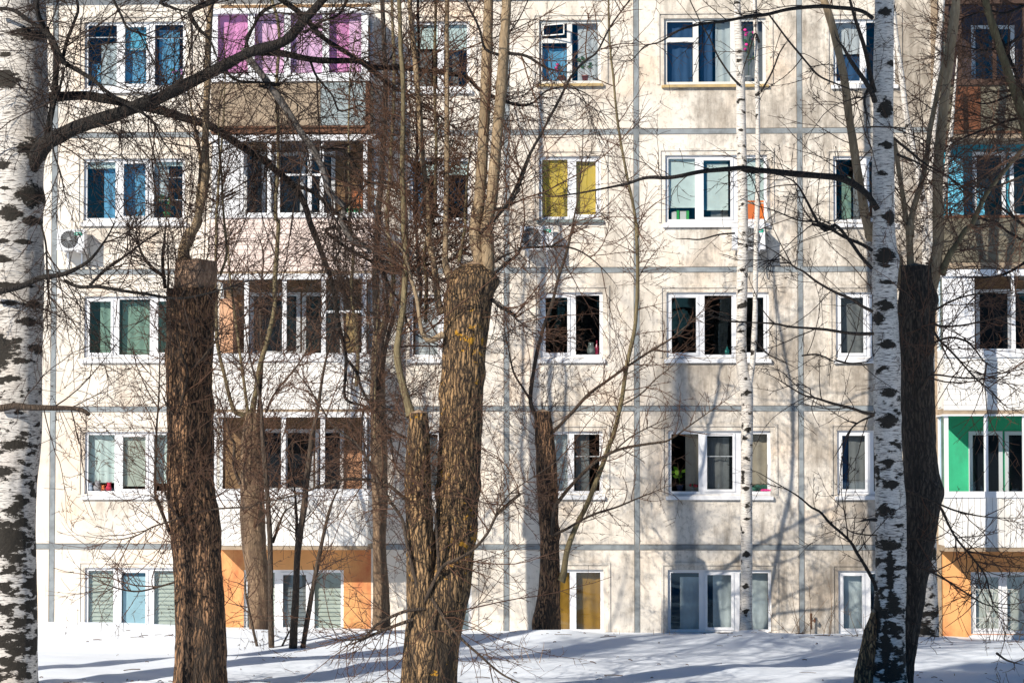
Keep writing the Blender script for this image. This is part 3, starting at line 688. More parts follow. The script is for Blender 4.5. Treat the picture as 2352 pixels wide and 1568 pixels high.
pot_plant(1560, 'e2', 'potted_plant', 'leafy light green houseplant on the sill of the beige-curtained window', LEAF, 11, .30, .13, seed=1, potc=(.05, .06, .12))
pot_plant(1590, 'e2', 'potted_plant', 'small red-flowered pot beside the light green houseplant', LEAF2, 7, .06, .06, (.6, .05, .06), seed=2, pot=.04, potc=(.6, .6, .6))
pot_plant(1722, 'e5', 'potted_plant', 'tall magenta-flowering plant in the top-floor window behind the forked birch', LEAF2, 16, .95, .10, (.80, .03, .30), seed=3, potc=(.7, .7, .7))
pot_plant(1290, 'd5', 'potted_plant', 'small pink-flowering pot plant in the old two-light window', LEAF2, 9, .22, .10, (.80, .05, .25), seed=4, potc=(.45, .16, .08))
pot_plant(1345, 'd5', 'potted_plant', 'leafy plant in a reddish pot behind the lace curtain', LEAF2, 12, .30, .12, seed=5, potc=(.45, .12, .08))
pot_plant(382, 'a4', 'potted_plant', 'trailing green plant on the shelf of the left fourth-floor window', LEAF2, 12, .30, .12, seed=6, potc=(.08, .45, .12))
pot_plant(405, 'a5', 'potted_plant', 'green plant in the top-left window tinted with sky blue', LEAF2, 10, .22, .11, (.5, .2, .45), seed=7, potc=(.2, .3, .3))
def bottle(x, key, label, c, r0, h, name='bottle'):
    X, Y, Zb = sill_pt(x, key)
    o = MB().lathe((X, Y-.03, Zb), [(r0*.9, 0), (r0, h*.1), (r0, h*.55), (r0*.38, h*.72), (r0*.34, h*.94), (r0*.42, h*.95), (r0*.42, h)], 12).build(name, paint('glaze_'+label[:14], c, .15, .05), None, True)
    tag(o, label, name)
bottle(1670, 'e3', 'small teal bottle on the sill of the wide dark window', (.02, .30, .25), .045, .17)
bottle(1371, 'd3', 'dark red bottle beside the round glass vase', (.30, .02, .06), .04, .28)
X, Y, Zb = sill_pt(1358, 'd3')
tag(MB().lathe((X, Y-.03, Zb), [(.05, 0), (.085, .05), (.09, .11), (.05, .20), (.06, .24), (.055, .24)], 14).build('vase', paint('glass_vase', (.16, .19, .18), .1, .1), None, True), 'round grey glass vase on the sill of the two-light dark window', 'vase')
X, Y, Zb = sill_pt(1545, 'e4')
for k, (dx, wd, h, c, lab) in enumerate([(-.02, .10, .14, (.75, .76, .72), 'white carton at the left on the sill of the mint-blinded window'), (.085, .05, .17, (.02, .42, .06), 'green carton between two white ones on the mint-blinded window sill'), (.15, .12, .15, (.7, .72, .68), 'wide white carton right of the green one on the mint-blinded window sill'), (.275, .05, .16, (.05, .45, .08), 'green carton at the right end of the row below the mint blind')]):
    b = MB().box((X+dx, Y-.06, Zb), (X+dx+wd, Y+.06, Zb+h)); b.box((X+dx+.01, Y-.062, Zb+h*.3), (X+dx+wd-.01, Y-.0602, Zb+h*.6)); b.poly((X+dx, Y-.06, Zb+h), (X+dx+wd, Y-.06, Zb+h), (X+dx+wd, Y, Zb+h+.03), (X+dx, Y, Zb+h+.03))
    tag(b.build('carton', paint('carton_%d' % k, c, .6, .05)), lab, 'carton', 'cartons on the sill below the mint blind')
X, Y, Zb = sill_pt(1736, 'e4')
t_ = MB().box((X-.20, Y-.06, Zb), (X+.19, Y+.03, Zb+.36)); t_.box((X-.205, Y-.065, Zb+.33), (X+.195, Y+.033, Zb+.37))
tag(t_.build('storage_box', paint('orange_box', (1.0, .22, .02), .6, .06)), 'bright orange box standing on the sill behind the forked birch', 'box')
# toys in the second-floor left window
TOY = [(212, (.30, .36, .45), .07, 'pale blue round toy at the left of the window sill toys'), (228, (.25, .25, .27), .085, 'grey plush toy on the left second-floor sill'), (241, (.62, .16, .05), .05, 'small orange toy between the grey and the red toy'), (254, (.42, .02, .05), .07, 'dark red striped toy on the left second-floor sill')]
for k, (x, c, r0, lab) in enumerate(TOY):
    X, Y, Zb = sill_pt(x, 'a2'); tm = paint('toy_%d' % k, c, .85, .2, 20)
    e = empty('toy', (X, Y-.08, Zb), lab, 'toy', 'toys on the window sill')
    b = MB(); blob(b, (X, Y-.08, Zb+r0*.75), r0, (1, .8, .85), k, 12); b.build('toy_body', tm, e, True)
    h = MB(); blob(h, (X+.01, Y-.10, Zb+r0*1.75), r0*.62, (1, .9, 1), k+9, 12); blob(h, (X-.03, Y-.09, Zb+r0*2.3), r0*.2, (1, 1, 1), k, 8); blob(h, (X+.05, Y-.09, Zb+r0*2.3), r0*.2, (1, 1, 1), k, 8); h.build('toy_head', tm, e, True)
X, Y, Zb = sill_pt(1745, 'e2')
b = MB()
for k in range(9): blob(b, (X-.12+.035*k, Y-.06+.02*(k % 2), Zb+.05+.02*(k % 3)), .055, (1.3, 1, .8), k)
tag(b.build('cloth_bundle', paint('dark_green_cloth', (.04, .14, .10), .9, .4, 14), None, True), 'dark green rumpled cloth on the sill below the beige curtain', 'cloth')
b = MB()
for k in range(4): blob(b, (X+.04+.05*k, Y-.13, Zb+.02), .035, (1.3, .8, .7), k)
tag(b.build('cloth_bundle', paint('pink_cloth', (.75, .04, .25), .9, .2, 14), None, True), 'small pink cloth in front of the dark green one', 'cloth')
# boxes on the glazed balconies
def bal_box(x0, x1, y0, y1, c, name, label, Y=-.45):
    a = at(x0, y0, Y); d = at(x1, y1, Y); b = MB().box((a[0], Y, d[2]), (d[0], Y+.3, a[2])); b.box((a[0]+.02, Y-.004, (a[2]+d[2])/2-.012), (d[0]-.02, Y-.0005, (a[2]+d[2])/2+.012))
    b.poly((a[0], Y, a[2]), (d[0], Y, a[2]), (d[0], Y-.05, a[2]+.05), (a[0], Y-.05, a[2]+.05)); tag(b.build(name, paint('bx'+label[:12], c, .8, .12)), label, 'box')
bal_box(808, 832, 440, 560, (.60, .20, .08), 'storage_box', 'orange-red box behind the right pane of the fourth-floor balcony')
bal_box(796, 833, 485, 600, (.02, .32, .14), 'storage_box', 'green box low behind the right pane of the fourth-floor balcony', -.62)
bal_box(504, 542, 692, 880, (.72, .40, .24), 'board', 'salmon coloured board at the left end of the third-floor balcony', -.40)
bal_box(795, 818, 720, 880, (.52, .36, .16), 'storage_box', 'tan cardboard box at the right end of the third-floor balcony')
bal_box(789, 830, 1040, 1200, (.70, .36, .20), 'board', 'salmon board at the right end of the second-floor balcony', -.40)
a = at(1863, 1418, -.12)
p = MB(); p.tube([(a[0], -.002, a[2]), (a[0], -.12, a[2]), (a[0], -.13, a[2]-.02), (a[0], -.13, a[2]-.22)], .02, 8); p.tube([(a[0]-.02, -.13, a[2]-.06), (a[0]+.09, -.13, a[2]-.05)], .014, 6); p.tube([(a[0], -.13, a[2]-.01), (a[0], -.13, a[2]+.09)], .024, 8); p.tube([(a[0]+.07, -.13, a[2]-.09), (a[0]+.07, -.13, a[2]-.01)], .018, 6)
tag(p.build('pipe_tap', M['rust'], None, True), 'rusty pipe tap sticking out of the wall just above the snow', 'tap')

# ---------------------------------------------------------------- trees
RNG = np.random.default_rng(11)
M['birch'] = birch_mat('birch_bark'); M['birch_thin'] = birch_mat('thin_birch_bark', .7)
M['poplar'] = bark_mat('poplar_bark', (.47, .29, .14), (.026, .016, .009), .035, (.035, .026, .018))
M['stump'] = bark_mat('old_poplar_bark', (.47, .26, .135), (.018, .010, .006), .0, (.030, .022, .016))
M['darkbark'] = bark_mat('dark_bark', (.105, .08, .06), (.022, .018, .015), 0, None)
M['aspen'] = bark_mat('aspen_bark', (.30, .20, .12), (.09, .055, .035), 0, (.045, .030, .022), .7)
M['shoot'] = bark_mat('pale_shoot_bark', (.40, .30, .19), (.25, .175, .10), 0, None, .6)
M['shoot2'] = bark_mat('olive_shoot_bark', (.235, .19, .10), (.13, .10, .055), 0, None, .6)
M['limb'] = bark_mat('dark_limb_bark', (.038, .030, .024), (.012, .010, .009), 0, None, .9, 26, .35)
M['greylimb'] = bark_mat('grey_limb_bark', (.20, .18, .165), (.09, .08, .07), 0, None, .7)
M['brownlimb'] = bark_mat('brown_limb_bark', (.135, .095, .065), (.06, .042, .03), 0, None)
M['twig_dark'] = paint('dark_twig', (.034, .018, .011), .7, .3, 3)
M['twig_red'] = paint('reddish_twig', (.088, .040, .020), .7, .3, 3)
M['twig_tan'] = paint('tan_twig', (.24, .145, .075), .7, .3, 3)
M['sawn'] = paint('sawn_wood', (.34, .24, .16), .9, .25, 9, (1, 1, .3), (.14, .09, .06))

M['barewood'] = bark_mat('bare_wood', (.52, .34, .23), (.13, .07, .04), 0, None, .55, 30, .05)
def crom(P, n):
    P = np.asarray(P, float)
    if len(P) == 2: return P[0]+(P[1]-P[0])*np.linspace(0, 1, n)[:, None]
    d = np.r_[0, np.cumsum(np.linalg.norm(np.diff(P[:, :3], axis=0), axis=1)+1e-6)]
    ext = np.vstack([2*P[0]-P[1], P, 2*P[-1]-P[-2]]); u = np.interp(np.linspace(0, d[-1], n), d, np.arange(len(P)))
    i = np.minimum(u.astype(int), len(P)-2); f = (u-i)[:, None]; p0, p1, p2, p3 = ext[i], ext[i+1], ext[i+2], ext[i+3]
    return .5*((2*p1)+(p2-p0)*f+(2*p0-5*p1+4*p2-p3)*f**2+(3*p1-p0-3*p2+p3)*f**3)
class Tree:
    def __init__(s, name, label, base, twigm, group='bare trees in front of the house', cat='tree'):
        s.root = empty(name, tuple(base), label, cat, group); s.tv = []; s.tf = []; s.n = 0; s.twm = twigm; s.paths = []
    def add(s, P, R, k=3):
        V, F = tubes(P, R, k)
        s.tv.append(V); s.tf.append(F+s.n); s.n += len(V)
    def done(s, name='twigs'):
        if not s.tv: return
        o = link(name, mesh_np(name, np.vstack(s.tv), np.vstack(s.tf)), M[s.twm], s.root); o['kind'] = 'stuff'
def trunk(tree, sil, Y, m, k=64, step=.035, rough=.02, rz=2.4, rt=9, scars=(), flare=.15, name='trunk', cap=True, Yt=None, blotch=None, knots=(), lowdark=0):
    """sil: rows (y, left, right) in pixels from the bottom up"""
    sil = sorted(sil, key=lambda q: -q[0]); rows = []
    for (y, a, b) in sil:
        f = (sil[0][0]-y)/max(1, sil[0][0]-sil[-1][0]); YY = Y+((Yt or Y)-Y)*f
        c = at((a+b)/2, y, YY); rows.append((*c, (b-a)/2*mpp(YY)))
    rows = np.array(rows); zlow = rows[0]; low = zlow.copy(); d = rows[1]-rows[0]
    low[:3] = zlow[:3]+np.array([0, 0, (-.7-max(0, zlow[2])) if zlow[2] < 1.5 else -.05]); low[3] *= 1+flare; rows = np.vstack([low, rows])
    L = np.sum(np.linalg.norm(np.diff(rows[:, :3], axis=0), axis=1)); n = max(8, int(L/step))
    C = crom(rows, n); R = C[:, 3]; C = C[:, :3]
    th = np.arange(k)*2*math.pi/k; V = np.zeros((n, k, 3)); sc = np.zeros((n, k)); ox = RNG.uniform(0, 90)
    SC = [(at(x, y, Y), wx*mpp(Y)/2, hy*mpp(Y)/2) for (x, y, wx, hy) in scars]
    for i in range(n):
        r = R[i]; z = C[i, 2]
        for j in range(k):
            cx_, sy_ = math.cos(th[j]), math.sin(th[j]); q = (cx_*r*rt+ox, sy_*r*rt, z*rz)
            w_ = mnoise.noise((cx_*r*2.2+ox, sy_*r*2.2, z*.9))
            h = 0
            if rough:
                n1 = mnoise.noise((q[0]+.6*w_, q[1]+.6*w_, q[2])); n2 = mnoise.noise((q[0]*2.3, q[1]*2.3, q[2]*2.0+5))
                h = rough*((1-abs(n1)*2.2) + .45*n2)
            h += .05*r*w_*2
            for (kx, ky, kr, kh) in knots:
                p = at(kx, ky, Y); dd = math.hypot(C[i, 0]+cx_*r-p[0], z-p[2])
                if sy_ < .3: h += kh*math.exp(-(dd/kr)**2)
            V[i, j] = (C[i, 0]+cx_*(r+h), C[i, 1]+sy_*(r+h), z+.0)
            if SC:
                v_ = 0.0
                for (p, hw, hh) in SC:
                    dz = (z-p[2])/hh
                    if abs(dz) > 1.6: continue
                    dx = ((C[i, 0]+cx_*r)-p[0])/hw
                    # chevron: narrower toward the top
                    t_ = abs(dx)+max(0, dz)*1.0+max(0, -dz)**2*.8
                    if sy_ < .35: v_ = max(v_, 1.25-t_)
                sc[i, j] = max(0, v_)
            if blotch: sc[i, j] = max(sc[i, j], blotch(z, cx_, sy_, r, ox))
    idx = np.arange(n*k).reshape(n, k); A = idx[:-1]; B_ = np.roll(A, -1, 1); D = idx[1:]; Cc = np.roll(D, -1, 1)
    F = np.stack([A, B_, Cc, D], -1).reshape(-1, 4)
    me = mesh_np(name, V.reshape(-1, 3), F)
    at_ = me.attributes.new('scar', 'FLOAT', 'POINT'); at_.data.foreach_set('value', sc.ravel().astype(np.float32))
    o = link(name, me, M[m], tree.root)
    if cap:
        c = C[-1]; mb = MB(); r = R[-1]
        ring = [tuple(V[-1, j]*.985+c*.015) for j in range(k)]
        nn = len(ring); mb.v = ring+[(c[0]+.0, c[1]-.0, c[2]+.05)]; mb.f = [(j, (j+1) % nn, nn) for j in range(nn)]
        mb.build('sawn_top', M['sawn'], tree.root)
    if name == 'trunk': TREE_BASES.append((C[0, 0], C[0, 1], R[1]))
    return C, R
def limb(tree, s, Y0_, Y1_, w0, w1, m, k=8, wob=.012, name='limb', step=.06, Ys=None, keep=True, bend=0.0):
    pts = path(s) if isinstance(s, str) else s
    n0 = len(pts); P = []
    for i, (x, y) in enumerate(pts):
        u = i/(n0-1); Y = Y0_+(Y1_-Y0_)*u + bend*math.sin(math.pi*u); P.append((*at(x, y, Y), (w0+(w1-w0)*u)/2*mpp(Y)))
    L = np.sum(np.linalg.norm(np.diff(np.array(P)[:, :3], axis=0), axis=1)); n = max(6, int(L/step))
    C = crom(P, n); R = C[:, 3].copy(); C = C[:, :3].copy()
    if w0 > 9 and m in ('shoot', 'shoot2'): R *= 1+.55*np.exp(-np.arange(n)*step/.16)
    ox = RNG.uniform(0, 99)
    for i in range(n):
        z = i*step
        C[i] += np.array([mnoise.noise((z*1.9, ox, 0)), mnoise.noise((z*1.9, ox, 9))*1.5, mnoise.noise((z*1.9, ox, 5))])*wob
        R[i] *= 1+.16*mnoise.noise((z*3.3, ox, 3))
    ex, ey = pts[-1]
    if w1 <= 8 and 0 < ex < 2352 and 0 < ey < 1568:
        u = np.linspace(0, 1, n); R *= 1-.72*np.clip((u-.55)/.45, 0, 1)**1.3
    V, F = tubes(C[None], R[None], k)
    me = mesh_np(name, V, F)
    if m.startswith('birch'):
        sc = np.array([max(0.0, mnoise.noise((v[0]*6, v[1]*6, v[2]*8))*1.7-.25) for v in V], dtype=np.float32)
        me.attributes.new('scar', 'FLOAT', 'POINT').data.foreach_set('value', sc)
    link(name, me, M[m], tree.root)
    if keep: tree.paths.append((C, R))
    return C, R
def unit(v): return v/(np.linalg.norm(v, axis=-1, keepdims=True)+1e-9)
def grow(P0, D, L, R0, n, wig, trop, rng, tip=.35):
    """batch of wandering polylines"""
    M_ = len(P0); out = np.zeros((M_, n, 3)); out[:, 0] = P0; D = unit(D); step = (L/(n-1))[:, None]
    curl = rng.normal(0, wig*.55, (M_, 3))
    for i in range(1, n):
        D = unit(D + rng.normal(0, wig, (M_, 3)) + curl + np.array([0, 0, trop])); out[:, i] = out[:, i-1]+D*step
    return out, R0[:, None]*np.linspace(1, tip, n)[None, :]
def children(P, R, per_m, rng, ang=(35, 75), lo=.12, flat=.75):
    """random points along polylines and side directions"""
    seg = np.linalg.norm(np.diff(P, axis=1), axis=2); Lt = seg.sum(1); cnt = rng.poisson(Lt*per_m); who = np.repeat(np.arange(len(P)), cnt)
    if len(who) == 0: return None
    n = P.shape[1]; u = rng.uniform(lo, .98, len(who))*(n-1); i = np.minimum(u.astype(int), n-2); f = (u-i)[:, None]
    p = P[who, i]*(1-f)+P[who, i+1]*f; T = unit(P[who, i+1]-P[who, i]); r = R[who, i]
    q = rng.normal(0, 1, (len(who), 3)); q[:, 1] *= flat; q -= T*np.sum(q*T, 1, keepdims=True); q = unit(q)
    a = np.radians(rng.uniform(*ang, len(who)))[:, None]
    return p, unit(T*np.cos(a)+q*np.sin(a)), r, u/(n-1), who
def spray(tree, polys, per_m=5, L1=(.4, 1.4), r1=.006, trop=.02, per2=5, L2=(.12, .5), r2=.0036, per3=3.5, L3=(.03, .09), seed=0, wig=.10, ang=(35, 75), flat=.7, lo=.1, shrink=.5, dens=1.0, mid=True):
    """branchlets, twigs, twiglets and spurs along a set of limbs"""
    rng = np.random.default_rng(seed); r1 *= 1.45; r2 *= 1.5; wig *= .72
    for (C, R) in polys:
        ch = children(C[None], R[None], per_m*dens, rng, ang, lo, flat)
        if ch is None: continue
        p, d, r, u, _ = ch; L = rng.uniform(*L1, len(p))*(1-shrink*u)*rng.choice([1.35, 1, .6], len(p))
        A, RA = grow(p, d, L, np.minimum(np.full(len(p), r1)*rng.uniform(.7, 1.35, len(p))*(.6+.4*L/L1[1]), r*.8), 10, wig, trop, rng)
        tree.add(A, RA, 4); lev = [(A, RA)]
        ch = children(A, RA, per2*1.15, rng, (28, 62), .12, .8)
        if ch is None: continue
        p, d, r, u, _ = ch; L = rng.uniform(*L2, len(p))*(1-.4*u)*rng.choice([2.0, 1.3, .8], len(p))
        Bp, RB = grow(p, d, L, np.minimum(np.full(len(p), r2), r*.9), 6, wig*.9, trop*1.3, rng, .55); tree.add(Bp, RB, 3); lev.append((Bp, RB))
        if mid:
            ch = children(Bp, RB, 2.6, rng, (30, 65), .15, .9)
            if ch is not None:
                p, d, r, u, _ = ch; L = rng.uniform(.08, .28, len(p)); Dp, RD = grow(p, d, L, np.full(len(p), r2*.8), 4, wig, trop, rng, .6); tree.add(Dp, RD, 3)
        if per3:
            for (P_, R_2) in lev:
                ch = children(P_, R_2, per3, rng, (25, 55), .1, 1)
                if ch is None: continue
                p, d, r, u, _ = ch; L = rng.uniform(*L3, len(p)); Cp, RC = grow(p, d, L, np.full(len(p), r2*.95), 3, .1, .05, rng, .45); tree.add(Cp, RC, 3)
def shoots(tree, pts, n, Ln, r, seed, spread=.5, up=1.0, per_m=4, trop=.05, wig=.05, L1=(.3, 1.0), mat=None, per2=4, **kw):
    """young stems springing from a cut top or from a trunk: pts = list of (pos, outward)"""
    rng = np.random.default_rng(seed); i = rng.integers(0, len(pts), n)
    p = np.array([pts[j][0] for j in i]); o = np.array([pts[j][1] for j in i])
    d = unit(o*spread + rng.normal(0, .25*spread+.08, (n, 3)) + np.array([0, 0, up])); L = rng.uniform(*Ln, n)
    P, R = grow(p, d, L, r*rng.uniform(.6, 1.3, n)*L/Ln[1], 16, wig, trop, rng, .25)
    tree.add(P, R, 5); spray(tree, [(P[j], R[j]) for j in range(n)], per_m, L1, trop=trop*.6, seed=seed+1, per2=per2, **kw)
def around(C, R, i0, i1, n, seed):
    rng = np.random.default_rng(seed); out = []
    for _ in range(n):
        i = int(rng.uniform(i0, i1)*(len(C)-1)); a = rng.uniform(0, 6.28); o = np.array([math.cos(a), math.sin(a), 0]); out.append((C[i]+o*R[i]*.9, o))
    return out

# ---- thick white birch at the left edge, with its dark hanging boughs
Y1 = -12.5
def scar_noise(a, zb, lowz):
    def f(z, cx_, sy_, r, ox):
        g = max(0.0, min(1.0, (lowz-z)/6.0)); v = mnoise.noise((cx_*r*4.4+ox, sy_*r*4.4, z*9.5))
        v2 = mnoise.noise((cx_*r*11+ox, sy_*r*11, z*22))
        return max(0.0, (v+.5*v2)*1.1 - a + g*zb)
    return f
c = at(20, 1558, Y1)
T1 = Tree('birch_tree', 'thick white birch trunk with black diamond scars at the left edge', (c[0], c[1], 0), 'twig_dark')
C1, R1 = trunk(T1, [(1560, -62, 86), (1400, -58, 84), (1200, -56, 83), (1000, -50, 91), (800, -46, 96), (600, -44, 101), (400, -42, 104), (200, -36, 106), (0, -32, 101), (-30, -22, 97), (-70, 0, 84), (-100, 14, 70)], Y1, 'birch', 88, .03, .006, 3, 8,
    scars=[(78, 85, 95, 45), (30, 190, 110, 60), (30, 136, 80, 16), (88, 345, 90, 60), (85, 450, 90, 70), (25, 385, 60, 36), (40, 495, 90, 45), (85, 510, 60, 30), (20, 600, 80, 26), (35, 660, 160, 20), (85, 700, 50, 30), (75, 740, 60, 30), (90, 800, 40, 30), (15, 800, 120, 120), (40, 870, 90, 22), (70, 560, 60, 20), (30, 440, 40, 14), (40, 700, 70, 18), (60, 830, 60, 20), (25, 560, 50, 16), (30, 1230, 160, 110), (50, 1020, 110, 30), (20, 1080, 100, 35)],
    blotch=scar_noise(.40, .98, 7.0), cap=False, flare=.25, knots=[(98, 340, .16, .05), (95, 460, .14, .04)])
D = 'limb'
limb(T1, 'q 24,-20 14,-120 14,-300 16,-600 20,-950', Y1, Y1, 46, 34, 'birch_thin', 14, .01, name='upper_stem')
limb(T1, 'q 52,-20 62,-120 66,-300 68,-600 74,-950', Y1, Y1+.3, 44, 30, 'birch_thin', 14, .01, name='upper_stem')
limb(T1, 'q 60,400 100,335 150,305 200,285 300,250 400,210 480,168 560,127 650,95 700,45 745,-5 790,-60', Y1-.15, Y1-1.2, 40, 17, D, 12, .02, bend=-.5)
limb(T1, 'q 80,350 110,300 c0r0 370,370 290,190 250,100 240,0 q 88,-40', Y1-.3, Y1-1.3, 17, 10, D)
limb(T1, 'c0r0 400,400 520,470 620,530 700,600 790,660 900,720 1000,800 1060,910 1130,1010 1200,1130', Y1-.9, Y1-1.4, 11, 4, D)
limb(T1, 'c0r0 300,180 390,400 440,260 490,130 510,60 490,-60', Y1-.8, Y1-.7, 11, 6, D)
limb(T1, 'c0r0 420,440 390,560 350,680 340,820 350,980 400,1140 430,1300 480,1450', Y1-1, Y1-1.2, 7, 3, D)
limb(T1, 'c0r0 -40,55 90,70 180,130 270,190 340,260 400,380 440,430', Y1-.6, Y1-1, 9, 12, D)
# what the long rising bough carries across the picture
limb(T1, 'c0r0 1590,330 1640,340 c1r0 40,345 250,350 460,385 620,400 780,400 870,440 1030,440 1200,460 1380,480 1490,510 1570,590 1690,650 1829,690 c2r0 350,670 430,600 560,570 690,610 760,680 820,780', Y1-.9, Y1+.8, 18, 4, D, 10, .015)
limb(T1, 'c0r0 1620,330 c1r0 20,345 100,440 180,540 280,680 400,870 480,980 540,1110 590,1260 680,1350 660,1430 690,1510 740,1570 c1r1 790,130 900,190 990,230 1100,290 1200,310 1350,380 1500,420 1640,480 1829,610', Y1-.9, Y1-.4, 19, 8, 'greylimb', 10, .014)
limb(T1, 'c1r0 190,-60 270,0 420,110 480,180 560,260 750,380 870,470 980,560 1070,600 1200,680 1340,790 1500,920 1640,1010', Y1-1.2, Y1-.2, 15, 4, D, 10, .015)
limb(T1, 'c1r0 530,965 680,990 760,1100 830,1190 990,1200 1110,1270 1190,1350 1250,1450 1270,1568', Y1-.6, Y1-.4, 9, 4, D)
limb(T1, 'c1r0 830,1190 760,1290 720,1330 640,1420 c1r1 650,50 660,150 620,240 640,330 700,350', Y1-.6, Y1-.8, 6, 3, D)
limb(T1, 'c1r0 60,345 40,250 90,170 140,80 280,20 420,30', Y1-.9, Y1-1.2, 9, 4, D)
limb(T1, 'c0r0 1600,330 1620,250 1680,130 1740,70 1829,40', Y1-.9, Y1-1.2, 8, 4, D)
limb(T1, 'c0r0 1480,-60 1400,0 1270,60 1240,90 1290,180 1370,260 1420,380 1450,430', Y1-1.2, Y1-.9, 14, 5, D)
limb(T1, 'c0r0 1280,-50 1050,10 1130,50 1240,80', Y1-1.3, Y1-1.2, 10, 8, D)
limb(T1, 'c0r0 1450,420 1500,490 1570,530 1700,540 1829,560 c1r0 120,560 250,600 350,660 450,750 520,780', Y1-.9, Y1-.8, 7, 3, D)
limb(T1, 'c0r0 740,0 790,100 830,180 920,220 1010,250 1100,220', Y1-1.1, Y1-1.0, 7, 4, D)
limb(T1, 'c1r0 420,220 520,150 640,100 700,0 710,-60', Y1-.9, Y1-1.2, 7, 5, D)
limb(T1, 'c1r0 460,400 500,500 600,620 640,720 700,720 780,690 870,620 960,590', Y1-.9, Y1-.6, 6, 2.5, D)
limb(T1, 'c1r0 1010,440 1040,500 1070,600', Y1-.7, Y1-.5, 7, 5, D)
# lower left bough crossing the trunk
limb(T1, 'c0r1 -60,455 0,440 150,400 270,350 340,340 440,320 560,260 620,200 670,130 710,70 760,-20', Y1-.6, Y1-.9, 15, 7, D)
limb(T1, 'c0r1 420,370 510,410 640,410 830,440 960,460 1090,480 1200,480 1330,460 1480,420 1640,370 1829,360', Y1-.6, Y1-1.6, 9, 4, D)
limb(T1, 'c0r1 590,400 700,290 830,200 920,130 1050,40 1200,-60', Y1-.7, Y1-1.2, 8, 3, D)
limb(T1, 'c0r1 0,1205 100,1190 200,1200 340,1200 450,1200 540,1215 585,1245', Y1-.5, Y1-.6, 16, 9, 'brownlimb')
limb(T1, 'c0r1 265,0 300,150 310,350 320,470 335,575', Y1-.5, Y1-.5, 5, 6, D)
spray(T1, T1.paths, 11, (.6, 2.6), .006, -.015, 5.5, (.12, .6), .0036, 3.2, (.02, .06), 21, .13)
T1.done()
# ---- the tree just outside the left edge whose bough droops across
T0y = -11.9; c = at(-210, 1560, T0y)
T0 = Tree('birch_tree', 'dark drooping bough reaching in front of the white birch from beyond the left edge', (c[0], c[1], 0), 'twig_dark')
trunk(T0, [(1560, -250, -170), (800, -245, -180), (300, -240, -195)], T0y, 'birch', 40, .06, .006, cap=False, blotch=scar_noise(.5, .6, 4))
limb(T0, 'q -215,420 -100,330 c0r0 0,770 90,710 190,665 300,640 430,630 560,625 650,640 760,660 850,690 960,705 1090,735 1210,770 1310,800 1400,840 1520,920 1640,1000 1760,1070 c1r0 150,1040 230,1110 330,1200 420,1330 460,1460 500,1568 c1r1 520,160 580,320 620,480 650,680 690,850 690,960 690,1140 810,1185 880,1220 960,1330 1000,1500 c1r2 990,60 1040,190 1170,270 1270,390', T0y, T0y-.6, 26, 7, D, 10, .012)
limb(T0, 'c1r1 690,880 760,960 790,1060 850,1180 900,1260 960,1330', T0y-.5, T0y-.6, 7, 5, D)
limb(T0, 'c1r1 690,855 680,780 720,760 640,640', T0y-.5, T0y-.7, 5, 3, D)
limb(T0, 'c1r1 810,1185 800,1300 810,1420 830,1568', T0y-.5, T0y-.6, 5, 3, D)
limb(T0, 'c1r0 330,1200 480,1260 600,1360 720,1480 c1r1 560,40 700,160 870,250 930,300 990,430 1060,540 1110,680 1230,760 1400,830 1520,920', T0y-.4, T0y+.3, 10, 4, D)
limb(T0, 'c1r1 930,300 1100,280 1200,270 1380,230 1480,160 1600,40 1660,-20', T0y-.2, T0y+.2, 8, 5, D)
limb(T0, 'c1r1 960,1330 1100,1400 1250,1480 1400,1568 c1r2 1500,60', T0y-.5, T0y-.2, 6, 3, D)
spray(T0, T0.paths, 11, (.5, 2.3), .0058, -.02, 5.0, (.12, .5), .0036, 3.0, (.02, .06), 31, .13)
T0.done()

# ---- the topped poplar at left
Y2 = -12.6; c = at(455, 1568, Y2)
T2 = Tree('pollarded_poplar', 'thick topped trunk with brown furrowed bark and a flat sawn top', (c[0], c[1], 0), 'twig_red')
C2, R2 = trunk(T2, [(1575, 398, 520), (1480, 401, 517), (1400, 402, 513), (1300, 399, 507), (1220, 393, 504), (1160, 389, 494), (1100, 387, 489), (1000, 385, 488), (900, 384, 487), (800, 385, 488), (720, 386, 489), (690, 387, 492), (664, 390, 496)], Y2, 'stump', 110, .022, .017, 2.2, 15, flare=.12, knots=[(415, 690, .16, .05), (480, 660, .15, .04), (470, 1180, .2, .04), (440, 650, .07, -.05), (398, 636, .07, .04), (497, 640, .08, .04), (470, 608, .06, .03), (425, 612, .07, .05), (392, 820, .12, .02), (486, 930, .14, .025)])
trunk(T2, [(720, 396, 482), (660, 399, 492), (630, 401, 498), (601, 404, 497)], Y2, 'barewood', 56, .02, .007, 1.2, 16, flare=0, name='bare_top', knots=[(440, 650, .07, -.05), (425, 640, .05, .05)])
tops = [(np.array([*at(450, 604, Y2)])+np.array([dx, dy, -.02]), np.array([dx*2, dy, .3])) for dx, dy in ((-.25, -.1), (-.1, -.2), (.15, -.2), (.28, 0), (-.2, .15), (.1, .2))]
limb(T2, 'q 424,604 c0r1 1200,170 1240,50 c0r0 1270,1500 1320,1300 1345,1100 1340,900 1355,600 1360,300 1380,0 q 489,-90', Y2, Y2-.2, 24, 12, 'shoot', 9, .01)
limb(T2, 'c0r1 1230,140 1260,70 1310,-20 c0r0 1290,1350 1310,1050 1270,800 1230,600 1220,420', Y2, Y2+.3, 14, 5, 'shoot', 8, .01)
limb(T2, 'c0r1 1080,420 1060,250 1075,100 1090,-40', Y2-.25, Y2-.2, 9, 6, 'limb', 8)
